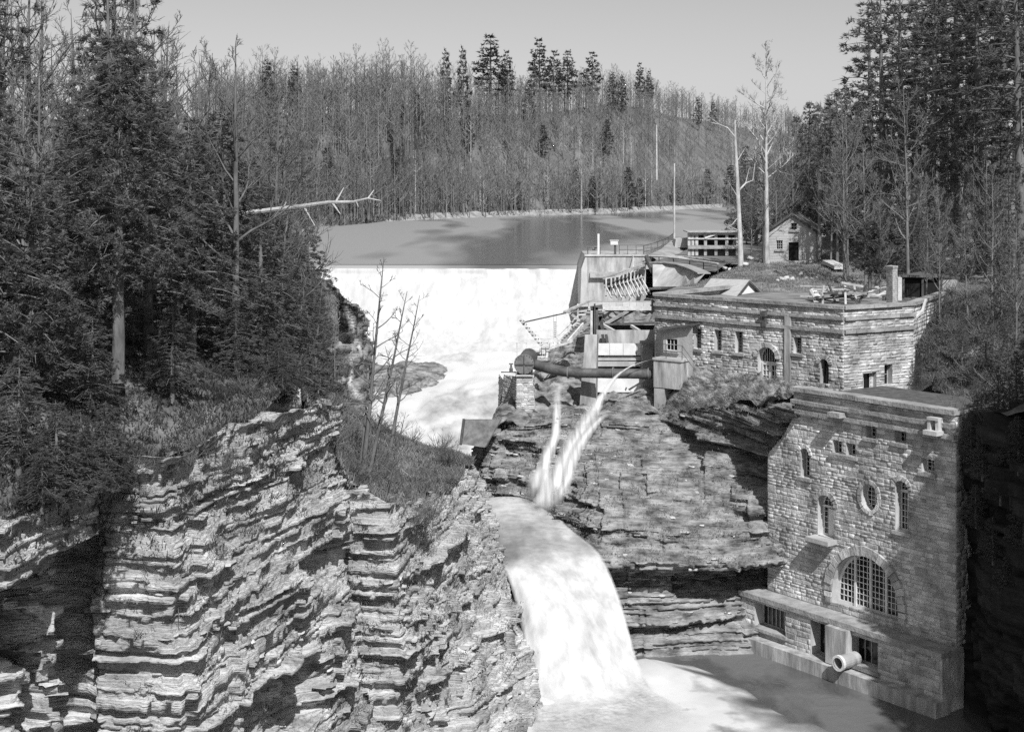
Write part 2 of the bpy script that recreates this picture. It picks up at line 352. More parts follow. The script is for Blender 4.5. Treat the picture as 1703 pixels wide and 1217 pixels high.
# ================================================================ CLIFFS: shale beds, each bed its own ledge
def cliff(name, ctrl, levels, ztop, zbot, ds, m, amp=.35, seed=1, ledges=(), recess=(), bed=(.10, .42), fine=1.0, step=.36, run=(2, 9), saw=.75, big=.5, sw=(1.2, 4.2), weak=0.0):
    """ctrl[level][col]=(X,Y) plan polylines; each bed becomes a vertical face and a tread. ledges: (z, extra, dz);
    recess: (u0,u1,z0,z1,depth) in column index / height"""
    r = np.random.default_rng(seed)
    Cc = np.asarray(ctrl, float); lv = np.asarray(levels, float); nl, nc, _ = Cc.shape
    o = np.argsort(lv); lv = lv[o]; Cc = Cc[o]
    zb = [min(zbot)]
    while zb[-1] < max(ztop):
        zb.append(zb[-1] + r.uniform(*bed) * (1.8 if r.random() < .12 else 1))
    zb = np.array(zb); K = len(zb) - 1; zm = (zb[1:] + zb[:-1]) / 2
    mid = Cc[nl // 2]; seg = np.linalg.norm(np.diff(mid, axis=0), axis=1)
    n = [max(2, int(s / ds)) for s in seg]
    U = np.concatenate([np.linspace(i, i + 1, k, endpoint=False) for i, k in enumerate(n)] + [[nc - 1]])
    m_ = len(U)
    i = np.minimum(U.astype(int), nc - 2); f = (U - i)[:, None]
    Z = np.interp(zm, lv, np.arange(nl)); zi = np.minimum(Z.astype(int), nl - 2); zf = (Z - zi)[:, None, None]
    Ck = Cc[zi] * (1 - zf) + Cc[zi + 1] * zf                      # K,nc,2
    XY = Ck[:, i] * (1 - f) + Ck[:, i + 1] * f                    # K,m,2
    kk = max(3, int(.5 / ds)); ker = np.ones(2 * kk + 1) / (2 * kk + 1)
    P = np.pad(XY, ((0, 0), (kk + 1, kk + 1), (0, 0)), mode='edge')
    Sm = np.stack([[np.convolve(P[k, :, c], ker, 'valid') for c in (0, 1)] for k in range(K)]).transpose(0, 2, 1)
    T = Sm[:, 2:] - Sm[:, :-2]; T /= np.linalg.norm(T, axis=2, keepdims=True) + 1e-9
    Nn = np.stack([T[..., 1], -T[..., 0]], -1)
    D = noise2(K, m_, 9, 3.6 / ds, r) * amp * big + noise2(K, m_, 2.5, 1.0 / ds, r) * amp * .2
    k = 0; sl = np.arange(m_) * ds
    while k < K:                                                  # saw-toothed joint faces shared by a run of beds
        g = int(r.integers(*run)); wv = r.uniform(*sw)
        jt = np.cumsum(r.exponential(wv, int(sl[-1] / wv * 2) + 8) + .35) - 2
        b = np.searchsorted(jt, sl); lo = np.where(b > 0, jt[np.maximum(b - 1, 0)], 0); hi = jt[np.minimum(b, len(jt) - 1)]
        hh = np.abs(r.standard_normal(len(jt) + 2)) * amp * saw
        D[k:k + g] += (hh[b] * (1 - np.clip((sl - lo) / np.maximum(hi - lo, .2), 0, 1)))[None, :] + r.normal(0, amp * .25)
        k += g
    D += (np.clip(r.standard_normal(K), -1.4, 1.4) * amp * step)[:, None]
    s = np.arange(m_) * ds
    prev = None
    for k in range(K):                                            # broken joint blocks in every bed
        w = r.uniform(.35, 1.6); j = np.cumsum(r.exponential(w, int(s[-1] / w * 2) + 8) + .12) - 1
        b = np.searchsorted(j, s); off = np.clip(r.standard_normal(len(j) + 2), -1.8, 1.8) * amp * step * 1.15
        if prev is not None and r.random() < .45: b, off = prev[0], prev[1] + r.standard_normal() * .02
        D[k] += off[b]; prev = (b, off)
    D += noise2(K, m_, 1.01, .18 / ds, r) * .035 * fine
    if weak: D -= (r.random(K) < weak)[:, None] * np.clip(noise2(K, m_, 1.01, 1.6 / ds, r) * .16 + .12, 0, .3)
    for z, e, dz in ledges:
        wv = .6 + .5 * noise2(1, m_, 1, 2.5 / ds, r)[0]
        D += np.exp(-((zm - z) / dz) ** 2)[:, None] * e * wv
        D -= np.exp(-((zm - z + 1.9 * dz) / (dz * 1.1)) ** 2)[:, None] * e * .9 * wv
    for u0, u1, z0, z1, dep in recess:
        wu = np.clip((U - u0) / .12, 0, 1) * np.clip((u1 - U) / .12, 0, 1)
        wz = np.clip((zm - z0) / .5, 0, 1) * np.clip((z1 - zm) / .15, 0, 1)
        D -= wz[:, None] * wu[None, :] * dep * (1 + .25 * noise2(K, m_, 3, .8 / ds, r))
    Q = XY + Nn * D[..., None]
    jit = noise2(K + 1, m_, 4, 4 / ds, r) * .05 + noise2(K + 1, m_, 1.01, .5 / ds, r) * .012
    zt = np.interp(U, np.arange(nc), ztop) + noise2(1, m_, 1, 1.2 / ds, r)[0] * .18
    zo = np.interp(U, np.arange(nc), zbot)
    ZB = zb[:, None] + jit
    V = np.empty((K, 2, m_, 3)); V[:, 0, :, :2] = Q; V[:, 1, :, :2] = Q
    V[:, 0, :, 2] = np.minimum(ZB[:-1], zt); V[:, 1, :, 2] = np.minimum(ZB[1:], zt)
    idx = np.arange(K * 2 * m_).reshape(K * 2, m_)
    q = np.stack([idx[:-1, :-1], idx[:-1, 1:], idx[1:, 1:], idx[1:, :-1]], -1)
    zc = V.reshape(K * 2, m_, 3)[..., 2]
    keep = (zc[:-1, :-1] < zt[:-1] - 1e-4) & (zc[1:, :-1] > zo[:-1])
    me = mesh_np(name, V, [q[keep]]); ob = link(name, me, m); ob['kind'] = 'structure'
    # loose slabs sticking out of the beds
    return ob, dict(Q=Q, N=Nn, zb=zb, zt=zt, zo=zo, U=U, T=T)
SLABS = []
def slab_mesh(r):
    n = 7; a = np.sort(r.uniform(0, 2 * math.pi, n)) ; rad = r.uniform(.7, 1.1, n)
    x = np.cos(a) * rad * .5; y = np.sin(a) * rad * .5
    V = np.concatenate([np.stack([x, y, np.full(n, -.5)], 1), np.stack([x * .93, y * .93, np.full(n, .5)], 1)])
    f4 = np.array([[i, (i + 1) % n, n + (i + 1) % n, n + i] for i in range(n)])
    ft = np.array([[n, n + i, n + i + 1] for i in range(1, n - 1)]); fb = np.array([[0, i + 1, i] for i in range(1, n - 1)])
    return mesh_np('rock_slab', V, [f4, ft, fb])
def slabs(parent, info, count, seed, u0, u1, zmin, zmax, size=(.5, 1.5), thick=(.10, .3)):
    r = np.random.default_rng(seed)
    if not SLABS:
        for _ in range(8):
            me = slab_mesh(r); me.materials.append(M['slab']); SLABS.append(me)
    Q, Nn, zb, U, zt = info['Q'], info['N'], info['zb'], info['U'], info['zt']
    done = 0; tries = 0
    while done < count and tries < count * 12:
        tries += 1
        k = r.integers(0, len(zb) - 1); j = r.integers(0, len(U))
        if not (u0 <= U[j] <= u1 and zmin <= zb[k] <= zmax and zb[k] < zt[j] - .2): continue
        o = bpy.data.objects.new('rock_slab', SLABS[r.integers(8)]); COL.objects.link(o); o.parent = parent
        p = Q[k, j]; nn = Nn[k, j]; t = r.uniform(*thick); L = r.uniform(*size)
        dep = L * r.uniform(.5, .9)
        o.location = (p[0] - nn[0] * dep * .22, p[1] - nn[1] * dep * .22, zb[k] + t / 2)
        a = math.atan2(nn[1], nn[0]) + math.pi / 2
        o.rotation_euler = (r.normal(0, .05), r.normal(0, .05), a + r.normal(0, .15)); o.scale = (L, dep, t)
        done += 1
# left gorge wall
lv = [-27, -20, -15, -11, -7.5]
base = [(-17.4, 20), (-15.6, 27), (-13.3, 34), (-11.3, 40.6), (-12.8, 44.0), (-9.9, 43.3), (-8.0, 50), (-6.1, 57), (-7.2, 58.8), (-4.6, 58.4), (-3.0, 66), (-.6, 75), (-2.2, 81), (-3.2, 88), (-6.5, 95)]
ov = {(-27, 10): (-1.1, 63.6), (-27, 11): (1.75, 69), (-27, 12): (-.4, 80), (-15, 10): (-3.8, 68), (-15, 11): (-2.5, 79), (-15, 12): (-3.0, 82.5),
      (-11, 11): (-2.8, 79), (-11, 12): (-3.3, 83), (-7.5, 11): (-2.8, 79), (-7.5, 12): (-3.3, 83), (-15, 13): (-4.0, 88), (-11, 13): (-4.2, 88)}
ctrl = [[ov.get((z, i), (x - (z + 20) * .085, y)) for i, (x, y) in enumerate(base)] for z in lv]
cl, clI = cliff('cliff_left', ctrl, lv, [-8.7, -8.7, -8.6, -8.7, -8.7, -8.4, -8.0, -8.7, -11.6, -13.2, -14.8, -15.5, -15.7, -16.8, -19], [-30] * 15, .085, 'rock',
      amp=.40, seed=11, bed=(.04, .20), step=.11, run=(5, 20), saw=.62, big=.30, sw=(.6, 2.6), weak=.10, ledges=[(-17, .62, .15), (-14.7, .42, .12), (-12.4, .26, .1), (-10.2, .26, .1), (-19.4, .45, .14), (-22, .5, .15), (-24, .35, .13)],
      recess=[(0, 3.02, -20, -10.5, 2.3), (2.75, 4.1, -24, -10.2, 2.2), (5.6, 6.5, -20, -17.3, 1.2), (6.3, 7.0, -15.6, -13.9, 1.0), (8.9, 10.0, -25, -20.8, .9),
              (6.95, 8.0, -13, -8.9, 1.2), (3.9, 4.3, -13, -8.8, .8), (9.9, 10.6, -22.5, -20.2, .5)])
slabs(cl, clI, 300, 21, 1.5, 11.2, -25, -8.6, size=(.4, 1.3), thick=(.06, .16))
# right gorge wall below the buildings
lv2 = [-27.5, -23.5, -22, -21, -19.5, -17.5, -15.5, -13.5, -12.4]
pxs = [786, 830, 885, 930, 1000, 1100, 1200, 1288, 1330]
dt = {-27.5: [90, 88, 86, 82, 78.0, 77.4, 77.4, 77.6, 78], -23.5: [90, 88, 86, 82, 79.4, 79.2, 80.2, 80.6, 80.5],
      -22: [90.5, 88.5, 86.5, 82.5, 79.4, 79.6, 80.6, 81.2, 81], -21: [91, 89, 87, 83, 79, 78.4, 77.9, 79, 80.5],
      -19.5: [92, 90, 88, 84, 80.6, 80.2, 80.0, 80.3, 80.6], -17.5: [93, 91.5, 90, 89.5, 87.5, 85.5, 83.6, 81.6, 81],
      -15.5: [94, 93, 93, 94.5, 94.8, 93.2, 86.8, 80.4, 81.0], -13.5: [96, 96, 97, 97.5, 97, 94.6, 87.4, 79.0, 79.6],
      -12.4: [97, 97, 98, 98, 98, 95, 88, 79.4, 77.2]}
ctrl2 = [[(xw(p, d), d) for p, d in zip(pxs, dt[z])] for z in lv2]
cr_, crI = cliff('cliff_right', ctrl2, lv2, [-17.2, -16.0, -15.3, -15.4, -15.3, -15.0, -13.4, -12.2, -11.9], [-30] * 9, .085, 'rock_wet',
      amp=.30, seed=14, bed=(.04, .17), step=.22, run=(3, 12), saw=.9, weak=.2, sw=(.6, 2.6), big=.4, ledges=[(-21.2, .6, .25), (-15.6, .5, .22), (-18.6, .3, .2), (-24.4, .35, .25), (-16.8, .35, .2)],
      recess=[(5.2, 8, -23.4, -21.7, 1.3), (4.1, 5.4, -22.9, -21.8, .5), (4.1, 7.6, -24.9, -24.5, .5), (5.0, 5.75, -17.4, -15.4, 1.6), (6.0, 8, -17.6, -14.0, .5), (0.9, 2.2, -18.2, -16.6, .8)])
slabs(cr_, crI, 200, 22, .6, 7.6, -24.5, -13, size=(.3, .9), thick=(.05, .14))
# dark bluff beside the dam
lv3 = [-21, -15, -11, -8.5]
b3 = [(xw(555, 108), 108), (xw(575, 114), 114), (xw(612, 117), 117), (xw(628, 121), 121), (xw(622, 128), 128), (xw(590, 138), 138), (xw(540, 148), 148), (xw(470, 151), 151)]
ctrl3 = [[(x - (z + 20) * .16, y + (z + 20) * .1) for x, y in b3] for z in lv3]
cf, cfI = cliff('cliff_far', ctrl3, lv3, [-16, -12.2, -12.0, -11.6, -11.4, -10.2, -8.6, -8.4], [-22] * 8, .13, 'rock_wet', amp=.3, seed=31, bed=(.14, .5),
      ledges=[(-12, .5, .4), (-14.5, .5, .4)])
# shaded right wall of the gorge, running from the powerhouse towards the camera
lv4 = [-28, -20, -12, -7]
b4 = [(22.6, 71.4), (23.1, 70.2), (23.2, 66), (24.3, 56), (25.6, 44), (27.5, 30), (30, 10)]
ctrl4 = [[(x + max(0, z + 20) * .05, y) for x, y in b4[::-1]] for z in lv4][::1]
ctrl4 = [[(x, y) for x, y in row][::-1] for row in ctrl4]
# outward side is towards -X, so the plan runs from far to near reversed (tangent +Y to the left hand)
ctrl4 = [row for row in ctrl4]
cw, cwI = cliff('cliff_shade', ctrl4, lv4, [-11.6, -11.4, -10.2, -8.0, -7.2, -7, -7], [-30] * 7, .16, 'rock_shade', amp=.4, seed=41, bed=(.2, .6))
nr = [[(23.0, 71.5, -11.7), (25.5, 73, -12.6), (30, 75, -10), (45, 78, -3)], [(23.2, 66, -10.6), (26, 66, -9.8), (31, 66, -8), (50, 66, 0)], [(24.2, 56, -8.4), (28, 56, -7), (36, 56, -5), (60, 56, 4)],
      [(25.8, 44, -7.6), (30, 44, -6), (40, 44, -3), (64, 44, 6)], [(27.8, 30, -7.4), (33, 30, -6), (44, 30, -2), (68, 30, 7)], [(30, 10, -7.4), (36, 10, -6), (48, 10, -2), (72, 10, 7)]]
loft('gorge_rim', nr, 80, 40, 'soil', .2, 12)

# ================================================================ WATER
def lake_mat(name, lo, hi, ripple, scale):
    m = bpy.data.materials.new(name); m.use_nodes = True; nt = m.node_tree; N = nt.nodes; L = nt.links
    b = N['Principled BSDF']; b.inputs['Specular IOR Level'].default_value = .5
    g = N.new('ShaderNodeNewGeometry'); mp = N.new('ShaderNodeMapping'); mp.inputs['Scale'].default_value = (.35, .05, 1) if scale < 1 else (1, .6, 1)
    L.new(g.outputs['Position'], mp.inputs[0])
    nz = N.new('ShaderNodeTexNoise'); nz.inputs['Scale'].default_value = .16 if scale < 1 else .35; nz.inputs['Detail'].default_value = 3
    L.new(mp.outputs[0], nz.inputs[0])
    mr = N.new('ShaderNodeMapRange'); mr.inputs['From Min'].default_value = .42; mr.inputs['From Max'].default_value = .54
    mr.inputs['To Min'].default_value = lo; mr.inputs['To Max'].default_value = hi; L.new(nz.outputs['Fac'], mr.inputs[0])
    L.new(mr.outputs[0], b.inputs['Base Color'])
    rr = N.new('ShaderNodeMapRange'); rr.inputs['From Min'].default_value = .42; rr.inputs['From Max'].default_value = .54
    rr.inputs['To Min'].default_value = .12; rr.inputs['To Max'].default_value = .45; L.new(nz.outputs['Fac'], rr.inputs[0]); L.new(rr.outputs[0], b.inputs['Roughness'])
    wv = N.new('ShaderNodeTexNoise'); wv.inputs['Scale'].default_value = scale; wv.inputs['Detail'].default_value = 4; L.new(g.outputs['Position'], wv.inputs[0])
    bp = N.new('ShaderNodeBump'); bp.inputs['Strength'].default_value = ripple; bp.inputs['Distance'].default_value = .1
    L.new(wv.outputs['Fac'], bp.inputs['Height']); L.new(bp.outputs[0], b.inputs['Normal'])
    return m
M['lake'] = lake_mat('lake', .12, .32, .3, .9)
M['pool'] = lake_mat('pool', .09, .15, .9, 1.3)
lk = MB(); lk.poly([(-260, 149.6, -8.3), (14.6, 149.6, -8.3), (40, 150, -8.3), (300, 300, -8.3), (300, 760, -8.3), (-260, 760, -8.3)])
tag(lk.build('lake', 'lake'), kind='structure')
pl = MB(); pl.poly([(-6, 30, -26), (40, 30, -26), (40, 80, -26), (-6, 90, -26)])
tag(pl.build('pool', 'pool'), kind='structure')
def sheet(name, rows, nu, nv, m, bulge=0, noise=.1, seed=1, edge=None, tail=None, kind='structure', smooth=True, cells=(9, 5)):
    """a sheet of falling or running water between control rows, with thickness-free real relief"""
    G = smooth_interp(rows, nu, nv); r = np.random.default_rng(seed)
    t = np.linspace(0, 1, nv); s_ = np.linspace(0, 1, nu)
    G[:, :, 1] -= bulge * np.sin(math.pi * t)[None, :] * np.sin(math.pi * np.minimum(1, s_ * 1.2 + .08))[:, None]
    nz = noise2(nu, nv, cells[0], cells[1], r) * noise * np.clip(s_ * 7, 0, 1)[:, None]
    G[:, :, 1] -= nz; G[:, :, 2] += nz * .5
    o = grid_mesh(name, G, m, smooth, kind)
    if edge is not None:
        e = np.minimum(1, np.minimum(t, 1 - t) / edge)[None, :] * np.minimum(1, np.minimum(s_ + .02, 1.02 - s_) / (edge * .6))[:, None]
        if tail: e = e * np.clip((1 - s_) / tail, 0, 1)[:, None]
        e = np.clip(e, 0, 1)
        a = o.data.attributes.new('edge', 'FLOAT', 'POINT'); a.data.foreach_set('value', e.astype(np.float32).ravel())
    return o
# smooth green-grey crest, then the white sheet over the dam
sheet('dam_crest_water', [[(-23, 150.4, -8.3), (3, 150.4, -8.3), (16, 150.4, -8.3)], [(-23, 149.3, -8.38), (3, 149.3, -8.38), (16, 149.3, -8.38)],
                          [(-23, 148.9, -8.75), (3, 148.9, -8.75), (16, 148.9, -8.75)]], 8, 60, 'lake', noise=.01)
sheet('waterfall', [[(-23, 148.92, -8.7), (-6, 148.92, -8.7), (3, 148.92, -8.7), (12, 148.92, -8.7)],
                    [(-23, 148.4, -9.8), (-6, 148.4, -9.8), (3, 148.3, -9.8), (11, 148.4, -9.8)],
                    [(-22, 147, -12.6), (-6, 146.6, -12.4), (3, 146, -12.2), (10.5, 146.4, -12.4)],
                    [(-21, 144.5, -15.4), (-6, 143.6, -15.4), (3, 142.6, -15.0), (9.6, 143, -15.2)],
                    [(-20, 141, -16.8), (-6, 140, -16.9), (3, 138, -16.6), (8.6, 138, -16.8)]], 60, 120, 'fall', noise=.12, seed=5)
sheet('rapids', [[(-20, 142.5, -16.6), (-8, 141.5, -16.7), (0, 140, -16.4), (9, 139.5, -16.6)],
                 [(-17, 131, -17.8), (-7, 131, -17.6), (0, 130, -17.2), (6, 130, -17.6)],
                 [(-15, 120, -18.6), (-8, 120, -18.2), (-2.5, 120, -17.9), (2, 120, -18.4)],
                 [(-12.5, 108, -19.1), (-8, 108, -18.8), (-4.2, 108, -18.7), (0, 108, -19.0)],
                 [(-11, 99, -19.5), (-7.6, 99, -19.4), (-4.4, 99, -19.3), (-1, 99, -19.5)],
                 [(-9, 92, -19.8), (-6, 92, -19.7), (-3, 92, -19.6), (2, 92, -19.7)]], 110, 70, 'rapids', noise=.22, seed=6, cells=(5, 4))
RG = [[(xw(p, d), d, z) for p, z in [(q, w_ - .14) for q, w_ in row]] for d, row in [(137, [(588, -17.2), (645, -17.3), (690, -17.1), (730, -17.3), (760, -17.8)]), (133, [(584, -16.8), (645, -16.9), (694, -16.6), (736, -17.0), (770, -17.9)]),
    (129, [(588, -17.0), (648, -17.2), (690, -17.0), (722, -17.4), (744, -18.1)]), (125, [(596, -17.6), (652, -17.7), (684, -17.6), (704, -18.0), (722, -18.5)]), (120, [(606, -18.4), (654, -18.4), (672, -18.4), (690, -18.7), (700, -19)])]]
loft('rapids_ledge', RG, 90, 90, 'rock_wet', .16, 51, cells=(5, 12))
# the basin above the lower fall and the fall itself: one continuous sheet of water
def torrent_mat():
    m = white_water('torrent', .42, .66, (1.2, 1.2, .09), 1.1, p0=.3, p1=.65, alpha=(.9, 1.6), bump=.2)
    nt = m.node_tree; N = nt.nodes; L = nt.links; b = N['Principled BSDF']; src = b.inputs['Base Color'].links[0].from_socket
    at_ = N.new('ShaderNodeAttribute'); at_.attribute_name = 'foam'
    g = N.new('ShaderNodeNewGeometry'); mp = N.new('ShaderNodeMapping'); mp.inputs['Rotation'].default_value = (0, 0, R(-18)); mp.inputs['Scale'].default_value = (.9, .28, .3); L.new(g.outputs['Position'], mp.inputs[0])
    nz = N.new('ShaderNodeTexNoise'); nz.inputs['Scale'].default_value = .9; nz.inputs['Detail'].default_value = 4; L.new(mp.outputs[0], nz.inputs[0])
    sb = N.new('ShaderNodeMath'); sb.operation = 'MULTIPLY_ADD'; sb.inputs[1].default_value = 1.5; sb.inputs[2].default_value = -.75; L.new(nz.outputs['Fac'], sb.inputs[0])
    ad = N.new('ShaderNodeMath'); ad.operation = 'ADD'; ad.use_clamp = True; L.new(at_.outputs['Fac'], ad.inputs[0]); L.new(sb.outputs[0], ad.inputs[1])
    mx = N.new('ShaderNodeMix'); mx.data_type = 'FLOAT'; L.new(ad.outputs[0], mx.inputs['Factor']); mx.inputs[2].default_value = .13; L.new(src, mx.inputs[3]); L.new(mx.outputs[0], b.inputs['Base Color'])
    return m
M['torrent'] = torrent_mat()
TRR = [  # left .. right, foam at left / right
    ([at(775, 832, 89), at(826, 826, 88.8), at(858, 826, 88.6), at(892, 832, 88), at(930, 840, 86.8)], .95, .8),
    ([at(786, 862, 84.4), at(836, 858, 84.4), at(872, 858, 84.4), at(904, 862, 84.0), at(938, 868, 83.2)], .85, .7),
    ([at(796, 890, 80.6), at(842, 886, 80.8), at(884, 880, 81), at(926, 884, 80.8), at(968, 894, 80.0)], .5, .75),
    ([at(806, 912, 78.0), at(854, 908, 78.2), at(902, 898, 79.2), at(944, 898, 79.4), at(986, 908, 78.6)], .22, .62),
    ([at(822, 930, 76.0), at(866, 926, 76.2), at(914, 912, 77.6), at(956, 911, 78.2), at(996, 918, 77.8)], .30, .72),
    ([at(836, 946, 74.9), at(880, 943, 75.0), at(926, 930, 76.2), at(968, 926, 77.0), at(1004, 930, 77.0)], .75, .9),
    ([at(848, 972, 74.1), at(892, 970, 73.9), at(938, 964, 74.9), at(982, 958, 75.9), at(1016, 954, 76.2)], 1.15, 1.15),
    ([at(861, 1018, 73.2), at(906, 1016, 72.8), at(954, 1014, 73.5), at(1000, 1010, 74.6), at(1034, 1002, 75.3)], 1.35, 1.35),
    ([at(871, 1070, 72.4), at(916, 1070, 71.9), at(966, 1068, 72.5), at(1014, 1064, 73.6), at(1048, 1054, 74.6)], 1.6, 1.6),
    ([at(879, 1122, 71.7), at(926, 1124, 71.1), at(978, 1122, 71.6), at(1026, 1112, 72.9), at(1060, 1096, 74.0)], 1.6, 1.6),
    ([at(886, 1160, 70.9), at(934, 1166, 70.2), at(986, 1160, 70.7), at(1038, 1144, 72.1), at(1072, 1122, 73.4)], 1.6, 1.6),
    ([Vector((xw(p, d), d, -25.72)) for p, d in ((886, 69.0), (938, 68.2), (994, 68.8), (1050, 70.4), (1088, 72.0))], 1.6, 1.6),
    ([Vector((xw(p, d), d, -25.84)) for p, d in ((884, 66.4), (944, 65.4), (1006, 66.2), (1074, 68.2), (1124, 70.6))], 1.6, 1.6),
    ([Vector((xw(p, d), d, -25.92)) for p, d in ((882, 62.5), (948, 61.4), (1020, 62.4), (1100, 65.4), (1164, 68.8))], 1.6, 1.6)]
ob_ = sheet('lower_waterfall', [r_[0] for r_ in TRR], 150, 80, 'torrent', noise=.035, seed=8, cells=(40, 5), edge=.07, tail=.22)
fl_v = np.linspace(0, len(TRR) - 1, 150); l_ = np.interp(fl_v, range(len(TRR)), [r_[1] for r_ in TRR]); r__ = np.interp(fl_v, range(len(TRR)), [r_[2] for r_ in TRR])
fm_ = l_[:, None] * (1 - np.linspace(0, 1, 80))[None] + r__[:, None] * np.linspace(0, 1, 80)[None]
a_ = ob_.data.attributes.new('foam', 'FLOAT', 'POINT'); a_.data.foreach_set('value', fm_.astype(np.float32).ravel())
# foam boiling away from the foot of the fall
def foam():
    m = white_water('foam', .52, .70, (.5, .5, 1), .4, p0=.3, p1=.6, alpha=(.4, 2.6)); M['foam'] = m
    G = smooth_interp([[at(880, 1150, 72.6), at(980, 1128, 74.4), at(1060, 1098, 76.4), at(1085, 1096, 76.6), at(1150, 1100, 76.2)],
                       [at(882, 1170, 70.4), at(990, 1160, 71.6), at(1090, 1135, 73.6), at(1150, 1128, 74.2), at(1230, 1140, 73.2)],
                       [at(880, 1192, 68.8), at(1000, 1192, 68.9), at(1120, 1178, 70), at(1200, 1176, 70.2), at(1290, 1182, 69.6)],
                       [at(876, 1218, 66.8), at(1000, 1218, 66.8), at(1130, 1218, 66.9), at(1230, 1218, 66.9), at(1360, 1206, 67.8)],
                       [at(850, 1300, 61), at(1000, 1300, 61), at(1150, 1300, 61), at(1280, 1300, 61), at(1440, 1262, 63.8)]], 60, 70)
    r = np.random.default_rng(3)
    t = np.linspace(0, 1, 70)[None, :]; s_ = np.linspace(0, 1, 60)[:, None]
    G[:, :, 2] = -25.98 + (.05 + np.abs(noise2(60, 70, 9, 9, r)) * .07 + .35 * np.exp(-((s_ - .12) / .2) ** 2)) * np.clip((1 - t) * 2.5, .15, 1)
    o = grid_mesh('foam', G, 'foam')
    e = np.clip((1 - t) / .45, 0, 1) ** 1.2 * np.clip((1.0 - np.abs(s_ - .5) * 2) / .12 + .2, 0, 1) + noise2(60, 70, 5, 8, r) * .16 * np.clip((t - .3) * 3, 0, 1)
    a = o.data.attributes.new('edge', 'FLOAT', 'POINT'); a.data.foreach_set('value', np.clip(e, 0, 1).astype(np.float32).ravel())
foam()
from mathutils.bvhtree import BVHTree
def bvh_of(*obs):
    V = []; Fc = []
    for o in obs:
        k = len(V); V += [tuple(v.co) for v in o.data.vertices]; Fc += [tuple(i + k for i in p.vertices) for p in o.data.polygons]
    return BVHTree.FromPolygons(V, Fc)
ROCK_BVH = bvh_of(cr_, cf, bpy.data.objects['rock_shelf'])
def rock_depth(px, py):
    h = ROCK_BVH.ray_cast(Vector((0, 0, 0)), at(px, py, 1).normalized()); return h[0].y if h[0] else 1e9
def ribbon(name, pts, m='fall_thin', seed=1, noise=.0, nv=14, nu=70, edge=.46):
    """pts: (px, py, depth, half width in px)"""
    pts = [(px, py, min(d, min(rock_depth(px + k * w, py + q) for k in (-.8, 0, .8) for q in (-4, 0, 4)) - .25), w) for px, py, d, w in pts]
    dd = np.array([p[2] for p in pts]); dd = np.minimum(dd, np.convolve(np.pad(dd, 1, mode='edge'), [.25, .5, .25], 'valid')) - .05
    pts = [(p[0], p[1], float(q), p[3]) for p, q in zip(pts, dd)]
    rows = [[at(px - w, py, d), at(px - w * .35, py, d - .15), at(px + w * .35, py, d - .15), at(px + w, py, d)] for px, py, d, w in pts]
    return sheet(name, rows, nu, nv, m, noise=noise, seed=seed, edge=edge, cells=(14, 3))
ribbon('cascade_water', [(932, 636, 97.6, 6), (928, 652, 97.2, 7), (926, 690, 96.4, 8), (924, 722, 95.6, 9), (914, 746, 94.4, 12), (905, 776, 92.6, 14), (898, 790, 91.6, 20), (890, 808, 90.6, 16), (882, 834, 89, 13)], seed=2)
ribbon('cascade_water', [(904, 776, 92.6, 12), (908, 800, 90.6, 13), (905, 822, 89.4, 14), (894, 842, 88, 16)], seed=12)
ribbon('cascade_water', [(1000, 664, 96, 9), (986, 684, 95.4, 14), (968, 714, 93.8, 17), (952, 740, 92.2, 18), (938, 770, 90.2, 20), (926, 800, 88.6, 22), (912, 830, 87.2, 22), (898, 856, 85.8, 22)], seed=3)
ribbon('cascade_water', [(1008, 688, 95.4, 7), (990, 704, 94.2, 9), (966, 736, 92.6, 12), (950, 770, 90.4, 12), (940, 806, 88, 10), (918, 842, 85.6, 16)], seed=4)
ribbon('water_jet', [(1086, 597, 96.2, 2.5), (1066, 603, 96, 3), (1046, 611, 95.8, 4), (1026, 625, 95.6, 5), (1010, 645, 95.4, 7), (996, 668, 95.2, 9), (984, 690, 94.6, 12), (972, 712, 93.4, 13)], seed=5, noise=.01)
ribbon('side_cascade', [(574, 508, 124, 7), (583, 526, 122, 9), (588, 545, 119, 9), (592, 566, 118, 11), (600, 584, 117.4, 11), (606, 598, 117, 8)], seed=6, edge=.5, m='fall_mist')
ribbon('side_cascade', [(582, 602, 116, 4), (585, 620, 115.4, 5), (582, 638, 114, 7), (590, 652, 113, 9), (602, 668, 112, 9)], seed=7, edge=.5, m='fall_mist')
